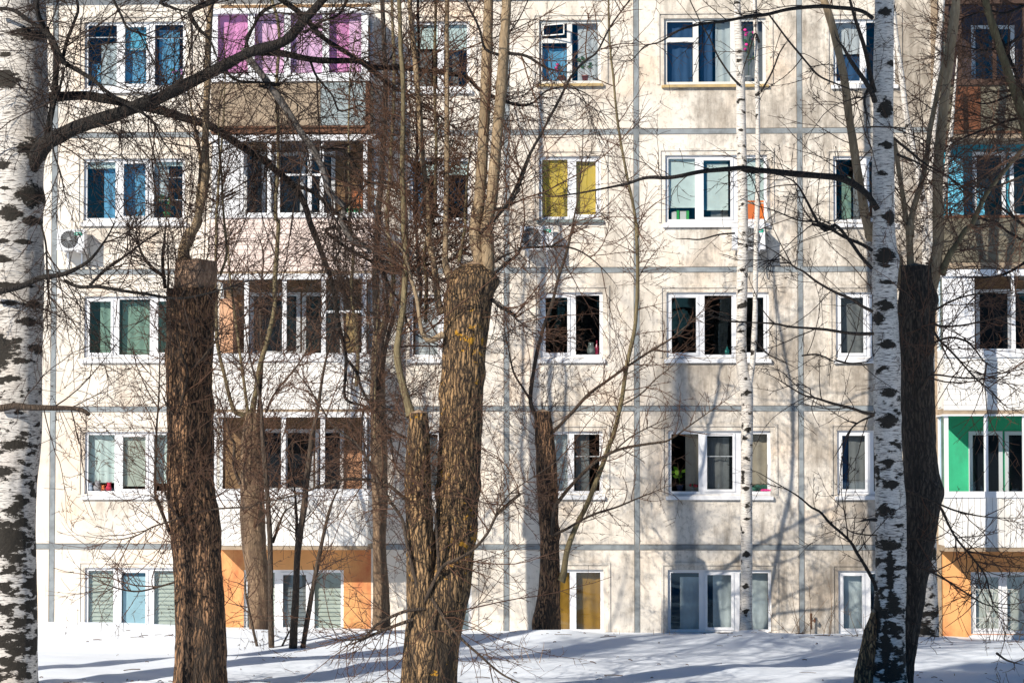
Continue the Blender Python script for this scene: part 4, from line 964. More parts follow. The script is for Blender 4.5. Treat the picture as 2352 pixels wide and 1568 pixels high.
limb(T2, 'c0r1 1080,350 1000,290 940,220 900,120 880,0', Y2-.2, Y2-.3, 9, 5, 'brownlimb', 8)
limb(T2, 'c0r1 1440,330 1480,200 1470,50 c0r0 1450,1200 1430,800 1470,400', Y2, Y2+.2, 7, 4, 'shoot2', 7)
for s_ in ('c0r1 1170,1270 1190,1150 1230,980 1190,850 1160,720 1150,600', 'c0r1 1140,1240 1090,1180 1050,1090', 'c0r1 1230,960 1330,870 1420,740 1490,620', 'c0r1 1095,470 1100,300 1090,100', 'c0r2 1330,750 1220,560 1110,400 1060,250 1010,130 960,0', 'c0r2 1110,600 1050,450 1000,350 900,330', 'c0r2 1110,590 1050,430 1010,300 1020,0 c0r1 1040,1000 1050,700 1090,600'):
    limb(T2, s_, Y2-.28, Y2-.55, 7, 3, 'brownlimb', 6)
limb(T2, 'c0r2 1640,420 1420,430 1280,455 1110,510 990,550 900,600 780,628 690,625 560,610 480,600', Y2-.4, Y2-.5, 5, 3, 'brownlimb', 6)
limb(T2, 'c0r2 1140,905 1000,945 900,965 800,955 700,925 620,880 550,830', Y2-.3, Y2-.8, 5, 2, 'brownlimb', 6)
spray(T2, T2.paths, 9.5, (.4, 2.0), .006, .03, 4, (.1, .4), .0036, 3.5, (.02, .06), 41, .10)
shoots(T2, tops, 14, (1.5, 4.2), .011, 42, .5, 1.1, 3.2, .03, .05)
shoots(T2, around(C2, R2, .35, .98, 60, 43), 60, (.7, 2.0), .008, 44, .9, .8, 3.2, .04, .07)
shoots(T2, around(C2, R2, .2, .6, 40, 45), 24, (.5, 1.4), .006, 46, 1.2, .2, 3, .01, .08)
T2.done()

# ---- the big poplar
Y6 = -14.0; c = at(990, 1597, Y6)
T6 = Tree('pollarded_poplar', 'great leaning poplar trunk spotted with orange lichen and carrying two pale upright stems', (c[0], c[1], 0), 'twig_red')
C6, R6 = trunk(T6, [(1600, 918, 1046), (1500, 926, 1051), (1420, 938, 1062), (1350, 960, 1077), (1270, 985, 1086), (1200, 1000, 1092), (1100, 1003, 1098), (1000, 1007, 1104), (900, 1014, 1110), (800, 1020, 1118), (720, 1024, 1128), (660, 1028, 1136), (640, 1032, 1134), (622, 1048, 1128), (608, 1062, 1112)], Y6, 'poplar', 110, .022, .015, 2.0, 15, flare=.1, knots=[(1130, 645, .13, .08), (1070, 1220, .15, .04), (1020, 690, .1, .04), (1046, 612, .06, .05), (1010, 900, .14, .03), (1112, 860, .12, .025), (1092, 1120, .12, .03), (1004, 1130, .1, .03)])
C6b, R6b = trunk(T6, [(1560, 930, 1000), (1450, 936, 1004), (1350, 934, 1002), (1250, 934, 994), (1150, 932, 990), (1050, 934, 986), (980, 938, 984), (948, 942, 982)], Y6-.1, 'poplar', 80, .025, .014, 2.0, 15, flare=.1, name='second_trunk', Yt=Y6-.35)
limb(T6, 'q 1075,740 1096,680 c1r1 1575,300 1540,80 c1r0 1545,1450 1565,1300 1585,1000 1605,600 1615,300 1625,0 q 1126,-250 1130,-600', Y6+.02, Y6+.2, 34, 20, 'shoot', 14, .006)
limb(T6, 'q 1085,730 1108,690 c1r1 1620,330 1615,80 c1r0 1605,1500 1645,1300 1670,1000 1705,600 1725,300 1740,0 q 1166,-250 1176,-600', Y6, Y6-.1, 33, 20, 'shoot', 14, .006)
limb(T6, 'q 1036,640 c1r1 1345,260 1345,0 c1r0 1350,1300 1355,800 1350,400 1355,0 q 1030,-200', Y6+.1, Y6+.3, 14, 10, 'shoot', 9, .01)
limb(T6, 'q 1015,720 c1r1 1290,480 1270,300 1230,100 c1r0 1235,1500 1225,1300 1190,1000 1165,600 1130,250 1105,0 q 930,-200', Y6+.1, Y6+.5, 15, 11, 'shoot', 9, .012)
limb(T6, 'q 945,955 c1r1 1030,900 1040,700 1070,500 1085,200 c1r0 1070,1500 1060,1000 1065,600 1035,0 q 905,-200', Y6-.3, Y6+.1, 17, 9, 'shoot2', 9, .012)
limb(T6, 'c1r1 1210,640 1220,400 1200,200 c1r0 1265,1400 1280,900 1270,500 1280,0 q 1000,-150', Y6+.2, Y6+.6, 9, 6, 'shoot2', 8, .012)
limb(T6, 'c1r1 1150,640 1180,430 1160,200 c1r0 1150,1400 1155,900 1165,300 1165,0', Y6+.3, Y6+.6, 8, 6, 'limb', 8, .012)
limb(T6, 'c1r1 1330,720 1240,760 1190,700 1150,480 1110,330 1080,200 1000,110 900,0', Y6-.2, Y6-.4, 11, 5, 'shoot', 8)
limb(T6, 'c1r1 1430,250 1460,100 1475,-20 c1r0 1470,1400 1500,1000 1530,900', Y6+.1, Y6+.2, 8, 5, 'shoot2', 7)
for s_ in ('c1r1 1650,330 1720,270 1829,180 c2r1 250,160 420,150 570,150 680,190 780,270 850,350 900,420', 'c1r1 1655,250 1740,200 1829,170', 'c1r1 1640,490 1700,540 1800,600 c2r1 150,540 240,620 320,690 420,760',
           'c2r0 0,1530 180,1330 330,1000 420,840 600,500 700,390 760,340 850,180 980,0 1040,-80', 'c2r0 100,1370 200,1330 300,1100 360,930', 'c1r0 1690,360 1600,320 1560,180 1490,30 1460,-40',
           'c2r0 190,350 300,370 420,440 500,460 640,480'):
    limb(T6, s_, Y6-.1, Y6-.4, 8, 3, 'limb', 7)
limb(T6, 'c1r0 1829,1230 1750,1330 1680,1400 c1r1 1655,20 1620,110', Y6-.6, Y6-.2, 6, 5, 'limb', 7)
for s_ in ('c1r2 1300,840 1290,640 1270,450 1200,300 1100,260', 'c1r2 1200,1050 1150,900 1090,650 1060,500 980,380 910,250 840,120 760,0 c1r1 600,1310 500,1150 400,1000 330,950 150,960', 'c1r2 1190,1060 1290,860 1340,790 1440,745 1530,690 1620,590 1690,450 1829,330 c2r2 100,480 200,330 400,190 520,110',
           'c1r2 1250,1010 1340,1150 1430,1260 1560,1380 1700,1500 1829,1568', 'c1r2 1210,1080 1070,1100 900,1180 780,1280 500,1270', 'c1r2 1130,1150 960,1210 780,1290 640,1340', 'c1r2 1160,430 1040,330 940,260 820,240 680,240 550,270 400,330 250,370 120,395 0,440'):
    limb(T6, s_, Y6-.35, Y6-.7, 9, 4, 'brownlimb', 7)
spray(T6, T6.paths, 10.5, (.4, 2.0), .006, .02, 4.2, (.1, .45), .0036, 3.5, (.02, .06), 61, .10)
shoots(T6, around(C6, R6, .80, .99, 40, 62), 22, (1.0, 3.6), .009, 63, .8, .9, 3.2, .03, .06)
shoots(T6, around(C6b, R6b, .4, 1.0, 40, 64), 34, (.7, 2.4), .008, 65, 1.0, .8, 3.4, .03, .07)
shoots(T6, around(C6, R6, .15, .8, 40, 66), 20, (.5, 1.6), .006, 67, 1.2, .3, 3.2, .02, .08)
T6.done()

# ---- trunk near the wall under the left stack
Y3 = -3.5; c = at(596, 1446, Y3)
T3 = Tree('pollarded_tree', 'short topped pale brown trunk standing before the orange ground-floor wall', (c[0], c[1], 0), 'twig_red')
C3, R3 = trunk(T3, [(1447, 573, 620), (1350, 570, 618), (1262, 558, 612), (1180, 552, 608), (1120, 552, 606), (1060, 553, 606), (1000, 556, 603), (950, 563, 598)], Y3, 'aspen', 60, .03, .010, 2.5, 10, knots=[(575, 1180, .12, .05), (590, 1240, .1, .03)])
limb(T3, 'q 585,955 c0r1 1650,1240 1670,1100 1690,950 1740,780 1790,560 1800,300 1820,0 c1r0 230,1400 250,1000 240,600 255,200 210,0', Y3, Y3-.4, 13, 7, 'shoot2', 8)
limb(T3, 'q 575,955 c0r1 1560,1240 1520,1200 1470,1000 1420,760 1410,400 1415,100 c0r0 1420,1300 1450,900 1470,500 1460,200', Y3, Y3-.3, 10, 5, 'shoot2', 8)
limb(T3, 'c0r1 1620,1230 1590,1000 1540,640 1500,300 1490,0', Y3, Y3+.3, 8, 5, 'shoot2', 7)
limb(T3, 'c0r1 1690,1240 1710,900 1700,500 1720,200 1650,0', Y3, Y3+.2, 8, 4, 'brownlimb', 7)
limb(T3, 'c0r2 1570,270 1530,150 1530,0 c0r1 1510,1400 1450,1200 1400,1080', Y3-.3, Y3-.6, 8, 4, 'brownlimb', 7)
limb(T3, 'c1r1 170,1230 230,1100 420,860 560,560 600,380', Y3-.1, Y3-.5, 6, 3, 'brownlimb', 7)
spray(T3, T3.paths, 7, (.4, 1.4), .008, .03, 3.6, (.15, .5), .005, 2.5, (.03, .08), 71, .10)
shoots(T3, around(C3, R3, .55, 1.0, 40, 72), 40, (1.0, 3.4), .011, 73, .8, .8, 2.8, .03, .06, r1=.008, r2=.005)
T3.done()
# ---- clump of slender stems rising from the snow
Y4 = -5.7; c = at(660, 1503, Y4)
T4 = Tree('sapling_clump', 'clump of slender brown stems rising from the snow beside the balcony', (c[0], c[1], 0), 'twig_red', cat='bush')
for s_, a, b in (('c1r2 208,1420 205,1385 203,1200 200,1000 197,650 180,350 150,0 c1r1 145,1300 140,1200 110,1050 60,850 40,700 10,500', 15, 6), ('c1r2 343,1420 345,1390 355,1200 365,1000 380,700 420,400 440,200 465,0 c1r1 465,1400 500,1250 530,1050 570,850 600,700 650,400', 20, 6),
                 ('c1r2 398,1420 400,1385 440,1150 480,930 540,620 590,420 640,300 720,130', 15, 5), ('c1r2 130,1420 125,1385 90,1230 50,1050 35,900 100,780', 8, 4), ('c1r2 360,1390 370,900 370,500 350,200 340,0', 10, 5), ('c1r2 215,650 260,520 300,440 400,380', 7, 3), ('c1r2 245,1390 290,1290 350,1180', 6, 4)):
    limb(T4, s_, Y4, Y4+RNG.uniform(-.5, .5), a, b, 'brownlimb', 9, .01)
spray(T4, T4.paths, 8, (.3, 1.1), .007, .03, 3, (.1, .4), .0042, 2.5, (.03, .07), 81, .10, lo=.3)
T4.done()
# ---- trunk beside the left stack
Y5 = -3.4; c = at(875, 1446, Y5)
T5 = Tree('pollarded_tree', 'tall mottled tan trunk standing close to the right side of the left balcony stack', (c[0], c[1], 0), 'twig_red')
C5, R5 = trunk(T5, [(1449, 855, 897), (1350, 857, 892), (1250, 857, 886), (1150, 856, 890), (1050, 852, 890), (950, 850, 886), (850, 853, 884), (760, 857, 882)], Y5, 'aspen', 60, .03, .009, 2.5, 10)
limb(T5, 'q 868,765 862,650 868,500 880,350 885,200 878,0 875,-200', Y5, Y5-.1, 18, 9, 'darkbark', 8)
limb(T5, 'q 876,765 c1r1 1000,440 985,200 960,0 q 895,400 905,200 900,0', Y5, Y5-.3, 12, 7, 'shoot2', 8)
limb(T5, 'c1r1 760,1060 770,800 730,500 740,200 720,0 c1r0 715,1400 710,900 720,500 760,200', Y5-.2, Y5-.4, 9, 5, 'shoot2', 8)
limb(T5, 'c1r1 880,1400 885,1000 890,700 920,380', Y5-.4, Y5-.5, 5, 3, 'shoot2', 6)
limb(T5, 'c1r1 870,1200 900,900 960,600 940,300 850,60 840,-60', Y5-.2, Y5-.3, 10, 6, 'limb', 7)
limb(T5, 'q 868,900 890,780 925,650 935,520 925,380', Y5-.1, Y5-.1, 12, 6, 'brownlimb', 7)
spray(T5, T5.paths, 5, (.4, 1.5), .008, .03, 3.6, (.15, .5), .005, 2.5, (.03, .08), 91, .10)
shoots(T5, around(C5, R5, .35, 1.0, 40, 92), 18, (.7, 2.6), .010, 93, .8, .8, 3, .03, .06, r1=.008, r2=.005)
T5.done()
# ---- topped trunk in the middle with its long leaning shoot
Y7 = -3.6; c = at(1255, 1446, Y7)
T7 = Tree('pollarded_tree', 'dark topped trunk with one long leaning shoot in front of the ochre curtained window', (c[0], c[1], 0), 'twig_red')
C7, R7 = trunk(T7, [(1452, 1224, 1288), (1400, 1232, 1287), (1320, 1240, 1286), (1240, 1240, 1284), (1160, 1237, 1282), (1060, 1232, 1278), (1000, 1228, 1272), (945, 1226, 1265)], Y7, 'stump', 64, .03, .010, 2.5, 11, knots=[(1280, 1225, .1, .04), (1240, 1420, .15, .04)])
limb(T7, 'c2r2 530,900 545,860 570,700 630,540 700,400 790,170 850,0 c2r1 870,1380 920,1180 960,920 1000,740 1020,600 1030,300 1020,0 c2r0 1030,1550 1000,1330 950,1100 900,800 870,500 850,300 840,0 q 1395,-80', Y7-.1, Y7-.3, 14, 4, 'shoot2', 9, .006)
limb(T7, 'c2r2 470,600 480,450 505,390 620,250 760,120 860,60 960,30 1100,5 c2r1 1230,1410 1380,1310 1560,1180 1700,1080', Y7-.2, Y7-.6, 10, 3, 'brownlimb', 8)
limb(T7, 'c2r2 470,600 560,560 650,510 760,460 890,420 1010,370 1130,320 1250,270', Y7-.2, Y7-.5, 7, 3, 'brownlimb', 7)
limb(T7, 'c2r1 420,1390 490,1340 590,1240 700,1120 820,1030 960,930 1100,840 1230,760 1330,680 1430,590 1540,440', Y7, Y7-.5, 9, 3, 'brownlimb', 8)
limb(T7, 'c2r1 360,1250 330,1150 290,1080 220,960 180,780 140,600', Y7, Y7-.3, 7, 3, 'brownlimb', 7)
limb(T7, 'c2r1 350,1230 330,1130 360,900 410,690 470,520 520,330 570,160 610,0 c2r0 600,1500 640,1280 670,1000 670,600', Y7, Y7+.2, 10, 3, 'brownlimb', 8)
limb(T7, 'c2r1 870,1490 1000,1380 1180,1290 1280,1240', Y7-.2, Y7-.4, 4, 2, 'brownlimb', 6)
limb(T7, 'c2r1 930,1180 1050,1110 1150,1010 1250,930 1340,820', Y7-.2, Y7-.5, 4, 2, 'brownlimb', 6)
spray(T7, T7.paths, 8, (.3, 1.2), .0065, .02, 3.2, (.12, .45), .0042, 2.6, (.03, .08), 101, .11, lo=.2)
shoots(T7, around(C7, R7, .5, 1.0, 40, 102), 34, (.6, 2.2), .009, 103, .9, .7, 2.8, .03, .07, r1=.007, r2=.0045)
T7.done()
# ---- slender forked birch
Y8 = -3.4; c = at(1713, 1446, Y8)
T8 = Tree('birch_tree', 'slender white birch forking into two thin stems in front of the wide windows', (c[0], c[1], 0), 'twig_dark')
def lent(z, cx_, sy_, r, ox): return max(0.0, mnoise.noise((cx_*r*7+ox, sy_*r*7, z*9))*1.5-.22)
C8, R8 = trunk(T8, [(1450, 1698, 1729), (1400, 1699, 1727), (1300, 1702, 1728), (1200, 1701, 1728), (1100, 1702, 1727), (1000, 1703, 1729), (920, 1703, 1729), (880, 1697, 1727), (830, 1690, 1716), (750, 1691, 1714), (650, 1692, 1717), (560, 1694, 1718), (450, 1694, 1717), (300, 1692, 1713), (150, 1690, 1710), (0, 1685, 1700), (-250, 1680, 1694)], Y8, 'birch_thin', 36, .03, .004, 3, 8, cap=False, blotch=lent,
      scars=[(1712, 1345, 26, 14), (1713, 1270, 28, 22), (1718, 985, 28, 16), (1715, 900, 30, 14), (1712, 870, 22, 10), (1713, 1120, 24, 14), (1703, 700, 24, 8), (1700, 760, 26, 12), (1705, 620, 22, 7), (1705, 470, 22, 8), (1702, 300, 20, 8), (1703, 230, 20, 7), (1698, 120, 20, 9), (1714, 1190, 26, 9), (1713, 1400, 28, 12), (1700, 560, 22, 6)])
trunk(T8, [(905, 1712, 1727), (870, 1717, 1730), (820, 1724, 1737), (740, 1727, 1741), (650, 1728, 1742), (560, 1731, 1744), (460, 1733, 1747), (350, 1735, 1748), (200, 1733, 1746), (100, 1732, 1744), (0, 1728, 1740), (-250, 1715, 1725)], Y8-.05, 'birch_thin', 24, .04, .003, name='second_stem', cap=False, blotch=lent, scars=[(1738, 600, 14, 7), (1739, 500, 14, 6), (1740, 640, 14, 8), (1741, 330, 14, 6), (1740, 200, 13, 6), (1735, 720, 14, 7)]) if False else None
limb(T8, 'q 1716,905 1722,880 1729,830 1734,740 1735,650 1737,560 1740,460 1741,350 1739,200 1737,100 1733,0 1720,-250', Y8-.03, Y8-.1, 13, 10, 'birch_thin', 12, .004, name='second_stem')
for s_ in ('c2r0 1700,560 1640,500 1560,380 1500,250 1440,150 1380,20 1360,-40', 'c2r0 1829,280 1800,220 1760,330 1720,440 1700,540', 'c2r1 1665,60 1560,70 1440,100 1350,95 1280,95 1220,65', 'c2r1 1740,640 1640,640 1560,620 1490,590', 'c3r1 80,770 160,850 260,900 350,950', 'c3r0 110,600 180,480 240,330 320,220'):
    limb(T8, s_, Y8-.1, Y8-.4, 5, 2, 'limb', 6)
spray(T8, T8.paths+[(C8[int(len(C8)*.5):], R8[int(len(C8)*.5):])], 1.6, (.4, 1.3), .006, -.03, 3.2, (.15, .5), .0036, 1.5, (.02, .05), 111, .10)
T8.done()
# ---- the dark topped trunk behind the right birch
Y10 = -12.3; c = at(2098, 1590, Y10)
T10 = Tree('pollarded_poplar', 'dark shaded topped trunk standing right behind the white birch at right', (c[0], c[1], 0), 'twig_red')
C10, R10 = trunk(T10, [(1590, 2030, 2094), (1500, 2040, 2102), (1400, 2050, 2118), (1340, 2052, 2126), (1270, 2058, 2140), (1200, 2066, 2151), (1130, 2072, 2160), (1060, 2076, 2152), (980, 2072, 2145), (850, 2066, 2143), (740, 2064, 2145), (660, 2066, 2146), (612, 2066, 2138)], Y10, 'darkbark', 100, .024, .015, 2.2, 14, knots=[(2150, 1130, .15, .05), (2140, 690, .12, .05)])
limb(T10, 'q 2132,700 c3r1 1200,480 1235,360 1265,150 c3r0 1270,1568 1265,1200 1275,1000 1305,700 1345,350 1385,0 q 2195,-200', Y10-.1, Y10+.1, 30, 19, 'shoot', 12, .006)
limb(T10, 'q 2087,660 c3r1 1090,420 1085,200 1075,0 c3r0 1070,1500 1040,1300 1000,1050 980,900', Y10-.1, Y10+.2, 20, 9, 'shoot', 9, .008)
limb(T10, 'c3r1 1085,80 c3r0 1090,1450 1110,1350 1160,1200 1190,1050 1215,850 1260,620 1330,300 1360,60', Y10, Y10+.3, 14, 11, 'shoot', 9, .008)
limb(T10, 'q 2072,660 c3r1 1000,240 900,100 835,0 c3r0 830,1568 790,1400 740,1100 700,850 650,500 600,260 545,60 510,-60 q 1880,-140', Y10, Y10-.3, 22, 17, 'shoot', 10, .008)
limb(T10, 'c3r1 1290,330 1340,210 1390,130 1450,30 c3r0 1480,1480 1540,1350 1600,1240 1700,1120 1829,960', Y10-.1, Y10+.2, 14, 9, 'shoot2', 8)
for s_ in ('c3r1 1140,540 1060,600 1030,700 1040,830', 'c3r1 1140,540 1160,610 1150,720', 'c3r1 1220,580 1330,510 1450,470 1600,450 1829,430', 'c3r1 1210,640 1300,670 1450,660 1650,610 1829,580', 'c3r1 1200,790 1330,740 1440,760 1500,810 1600,920 1829,1010', 'c3r1 1170,1075 1190,1030 1240,985 1400,1000 1600,1005 1829,980',
           'c3r1 1230,680 1280,760 1370,850 1500,1000 1600,1080 1700,1180 1829,1250', 'c3r0 1829,1030 1700,1070 1600,1150 1480,1210 1380,1270 1300,1300', 'c3r0 980,900 1100,1000 1200,1080 1330,1150 1450,1240 1600,1340 1829,1480', 'c3r0 1000,1010 1100,1050 1210,1110 1300,1160', 'c3r0 1829,1150 1650,1220 1500,1270 1350,1360 1200,1480',
           'c3r2 1050,300 1180,350 1280,400 1400,450 1600,485 1829,490', 'c3r2 1060,760 1150,810 1280,870 1450,980 1600,1060 1829,1090', 'c3r2 1280,410 1370,600 1480,730 1580,870 1640,1060 1829,1180', 'c3r2 1650,1370 1720,1420 1829,1450', 'c3r2 1050,620 1150,625 1230,640 1300,620'):
    limb(T10, s_, Y10-.5, Y10-1.0, 6, 3, 'brownlimb', 7)
spray(T10, T10.paths, 7.5, (.4, 1.8), .0062, .03, 3.0, (.12, .5), .0038, 4.5, (.03, .08), 121, .12)
shoots(T10, around(C10, R10, .72, 1.0, 40, 122), 22, (.8, 2.8), .009, 123, .9, .7, 3.0, .03, .07)
T10.done()
# ---- right birch
Y9 = -13.2; c = at(2035, 1580, Y9)
T9 = Tree('birch_tree', 'white birch at right with a split brown base and black scars', (c[0], c[1], 0), 'twig_dark')
def b9(z, cx_, sy_, r, ox):
    f = scar_noise(.36, .85, 6.5)(z, cx_, sy_, r, ox)
    return f
C9, R9 = trunk(T9, [(1580, 1984, 2086), (1500, 1996, 2081), (1420, 2005, 2079), (1340, 2010, 2080), (1250, 2012, 2081), (1150, 2011, 2080), (1060, 2009, 2073), (950, 2008, 2069), (850, 2008, 2068), (750, 2006, 2063), (680, 2005, 2060), (610, 2003, 2061), (500, 2005, 2053), (400, 2005, 2052), (250, 2006, 2051), (120, 2008, 2051), (0, 2009, 2052), (-250, 2004, 2040), (-600, 1990, 2020)], Y9, 'birch', 84, .03, .006, 3, 8, blotch=b9, cap=False, flare=.3,
    scars=[(2032, 30, 54, 26), (2028, 105, 46, 6), (2045, 148, 40, 18), (2033, 250, 60, 60), (2035, 335, 52, 24), (2040, 500, 50, 44), (2030, 590, 66, 60), (2035, 650, 60, 14), (2030, 700, 60, 34), (2015, 730, 40, 40), (2035, 790, 60, 28), (2025, 845, 40, 14), (2040, 900, 60, 28), (2036, 965, 66, 44), (2035, 1060, 50, 22), (2045, 1110, 60, 26), (2030, 1170, 60, 40), (2040, 1250, 70, 34), (2048, 1380, 50, 60), (2040, 1300, 26, 190), (2030, 1470, 34, 220), (2045, 1540, 60, 60), (2012, 1400, 30, 160)], knots=[(2055, 600, .12, .03), (2050, 960, .1, .03)])
trunk(T9, [(1585, 1960, 2012), (1540, 1966, 2012), (1490, 1975, 2012), (1450, 1986, 2012), (1405, 1999, 2012)], Y9-.10, 'poplar', 48, .03, .015, name='burl', cap=True)
for s_, a, b in (('c3r0 855,660 840,620 790,530 700,400 650,310 610,260 590,200', 15, 4), ('c3r0 850,600 830,520 790,330 760,220 720,100 690,0 680,-40', 13, 5), ('c3r0 840,120 780,80 700,60 600,50 500,40 300,60 140,95 0,110 c2r0 1829,100 1700,120 1600,140 1450,160 1300,200 1180,270 1080,300 1030,350 970,400 850,390 760,440', 11, 3),
                 ('c3r0 870,1370 820,1290 760,1230 640,1170 500,1150 300,1130 150,1115 0,1110 c2r0 1829,1120 1740,1100 1640,1105 1450,1120 1250,1160 1080,1160 950,1200 760,1240 600,1270 450,1280 400,1200 360,1120', 17, 5),
                 ('c3r1 835,175 760,130 650,80 560,30 450,0 c3r0 600,1500 480,1450 350,1440 180,1370 80,1340 0,1300', 9, 3), ('c3r1 835,290 760,210 690,110 600,10 c3r0 520,1500 420,1330 340,1200 250,1150 140,1120', 9, 5), ('c3r1 840,570 760,530 700,490 600,450 480,380 390,310 330,280 230,200 150,150 0,60', 8, 3),
                 ('c3r1 845,715 740,715 640,705 540,690 420,680 300,670 200,650 0,640 c2r1 1640,630 1490,590', 8, 3), ('c3r1 845,1245 780,1230 700,1200 580,1170 480,1140 400,1120 330,1080 200,1000 80,950', 8, 2.5), ('c3r2 865,960 850,910 790,800 740,720 700,650 640,590 560,520 500,450 440,420 370,360 300,310 180,240 90,190 0,160', 9, 2.5),
                 ('c3r1 600,890 690,910 780,905 850,890', 5, 3), ('c3r1 380,860 480,850 560,880 620,910', 4, 3), ('c3r1 850,1250 760,1290 700,1340 640,1440 580,1540', 5, 3), ('c3r2 860,500 800,505 720,520', 9, 2), ('c3r2 865,600 790,600 700,580 650,545 600,590', 4, 2), ('c3r0 820,560 790,650 800,740 830,840', 8, 4), ('c3r0 830,830 900,830 1000,835 1100,850 1210,860', 4, 2), ('c3r0 160,90 300,280 420,420 500,500 640,560 800,620', 4, 6)):
    limb(T9, s_, Y9-.2, Y9-.9, a, b, 'limb' if a > 8 else 'brownlimb', 8)
spray(T9, T9.paths, 5, (.3, 1.7), .0055, .01, 2.6, (.1, .45), .0036, 5.0, (.03, .08), 131, .13)
T9.done()
# ---- white birch close to the wall, behind the dark trunk
Y11 = -2.6; c = at(2132, 1457, Y11)
T11 = Tree('birch_tree', 'thin multi-stemmed white birch showing between the dark trunk and the right balconies', (c[0], c[1], 0), 'twig_dark')
C11, R11 = trunk(T11, [(1462, 2108, 2156), (1400, 2112, 2155), (1330, 2118, 2152), (1250, 2122, 2150), (1100, 2124, 2148), (950, 2125, 2146), (800, 2126, 2146), (650, 2128, 2147), (500, 2128, 2148), (350, 2132, 2150), (200, 2142, 2158), (80, 2150, 2164), (0, 2158, 2170), (-250, 2170, 2180)], Y11, 'birch_thin', 40, .03, .005, cap=False, blotch=lambda z, a, b_, r, ox: max(lent(z, a, b_, r, ox), scar_noise(.22, .9, 5.5)(z, a, b_, r, ox)), scars=[(2135, 1010, 22, 14), (2135, 930, 20, 10), (2136, 880, 20, 10), (2137, 700, 20, 8), (2132, 1120, 24, 20), (2140, 420, 18, 8)])
limb(T11, 'q 2130,720 c3r0 1180,1450 1150,1200 1110,1000 1060,750 1030,500 1010,350 990,200 975,60 960,-60', Y11, Y11-.3, 17, 9, 'birch_thin', 12, .006, name='second_stem')
limb(T11, 'q 2145,600 c3r0 1310,1200 1335,1000 1360,800 1380,550 1395,350', Y11, Y11-.2, 14, 8, 'birch_thin', 12, .006, name='second_stem')
spray(T11, T11.paths+[(C11[int(len(C11)*.45):], R11[int(len(C11)*.45):])], 7.5, (.4, 1.6), .0065, -.02, 4, (.15, .6), .004, 1.5, (.02, .05), 141, .12)
T11.done()
# ---- tree beyond the right edge, its stems leaning into the top corner
Y12 = -9.5; c = at(2450, 1545, Y12)
T12 = Tree('leaning_tree', 'olive-barked stems leaning in from beyond the upper right edge', (c[0], c[1], 0), 'twig_red')
trunk(T12, [(1540, 2420, 2480), (1000, 2415, 2465), (500, 2400, 2445), (380, 2395, 2440)], Y12, 'darkbark', 40, .05, .012)
limb(T12, 'q 2425,420 c3r0 1870,930 1829,800 1790,660 1740,520 1700,400 1650,250 1610,120 1580,0 q 2260,-150', Y12, Y12-.4, 24, 16, 'shoot2', 10, .008)
limb(T12, 'q 2425,420 c3r0 1900,800 1829,640 1760,540 1720,420', Y12, Y12-.2, 13, 8, 'shoot2', 9, .008)
limb(T12, 'q 2430,450 2380,300 c3r0 1750,420 1700,300 1650,180 1600,100 1540,-30', Y12+.2, Y12+.4, 9, 6, 'limb', 8)
for s_ in ('c3r0 1829,1480 1700,1370 1580,1290 1500,1230 1400,1180', 'c3r1 1829,110 1720,50 1640,-20 c3r0 1560,1430 1450,1310', 'c3r0 1880,200 1700,300 1560,330 1400,300 1300,290', 'c3r0 1880,560 1700,640 1560,680 1430,640', 'c3r1 1880,220 1700,330 1500,350 1350,340', 'c3r0 1870,760 1700,800 1560,850 1380,930 1250,1020', 'c3r0 1880,20 1700,90 1600,70 1450,110 1330,180'):
    limb(T12, s_, Y12, Y12-.5, 7, 3, 'limb', 7)
spray(T12, T12.paths, 12, (.5, 1.7), .0062, -.01, 4.6, (.15, .6), .0038, 2.5, (.03, .07), 151, .13)
T12.done()
# ---- unseen trees, added outside the left edge to cast shadows on snow and wall
def shadow_tree(X, Y, H, r, seed, label, lean=0.0):
    t = Tree('added_bare_tree', label, (X, Y, 0), 'twig_dark'); rng = np.random.default_rng(seed)
    P = np.array([[X+lean*z/H+.25*math.sin(z*.4+seed), Y+.2*math.sin(z*.5), z-.4, max(.03, r*(1-.8*z/H))] for z in np.linspace(0, H, 14)]); C = crom(P, 120)
    V, F = tubes(C[None, :, :3], C[None, :, 3], 16); link('trunk', mesh_np('trunk', V, F), M['darkbark'], t.root)
    ch = children(C[None, :, :3], C[None, :, 3], 1.9, rng, (35, 60), .3, 1.0); p, d, rr, u, _ = ch; L = rng.uniform(2, 4.5, len(p))*(1.1-.6*u)
    A, RA = grow(p, d, L, rr*.45, 14, .07, .04, rng, .2); V, F = tubes(A, RA, 6); link('limbs', mesh_np('limbs', V, F), M['limb'], t.root)['kind'] = 'stuff'
    spray(t, [(A[i], RA[i]) for i in range(len(A))], 2.2, (.4, 1.4), .009, .0, 2.2, (.2, .6), .006, 0, (.02, .05), seed+1, .1); t.done()
shadow_tree(-9.4, -17.0, 16, .09, 202, 'unseen bare tree added outside the left edge to cast shadows', .6)

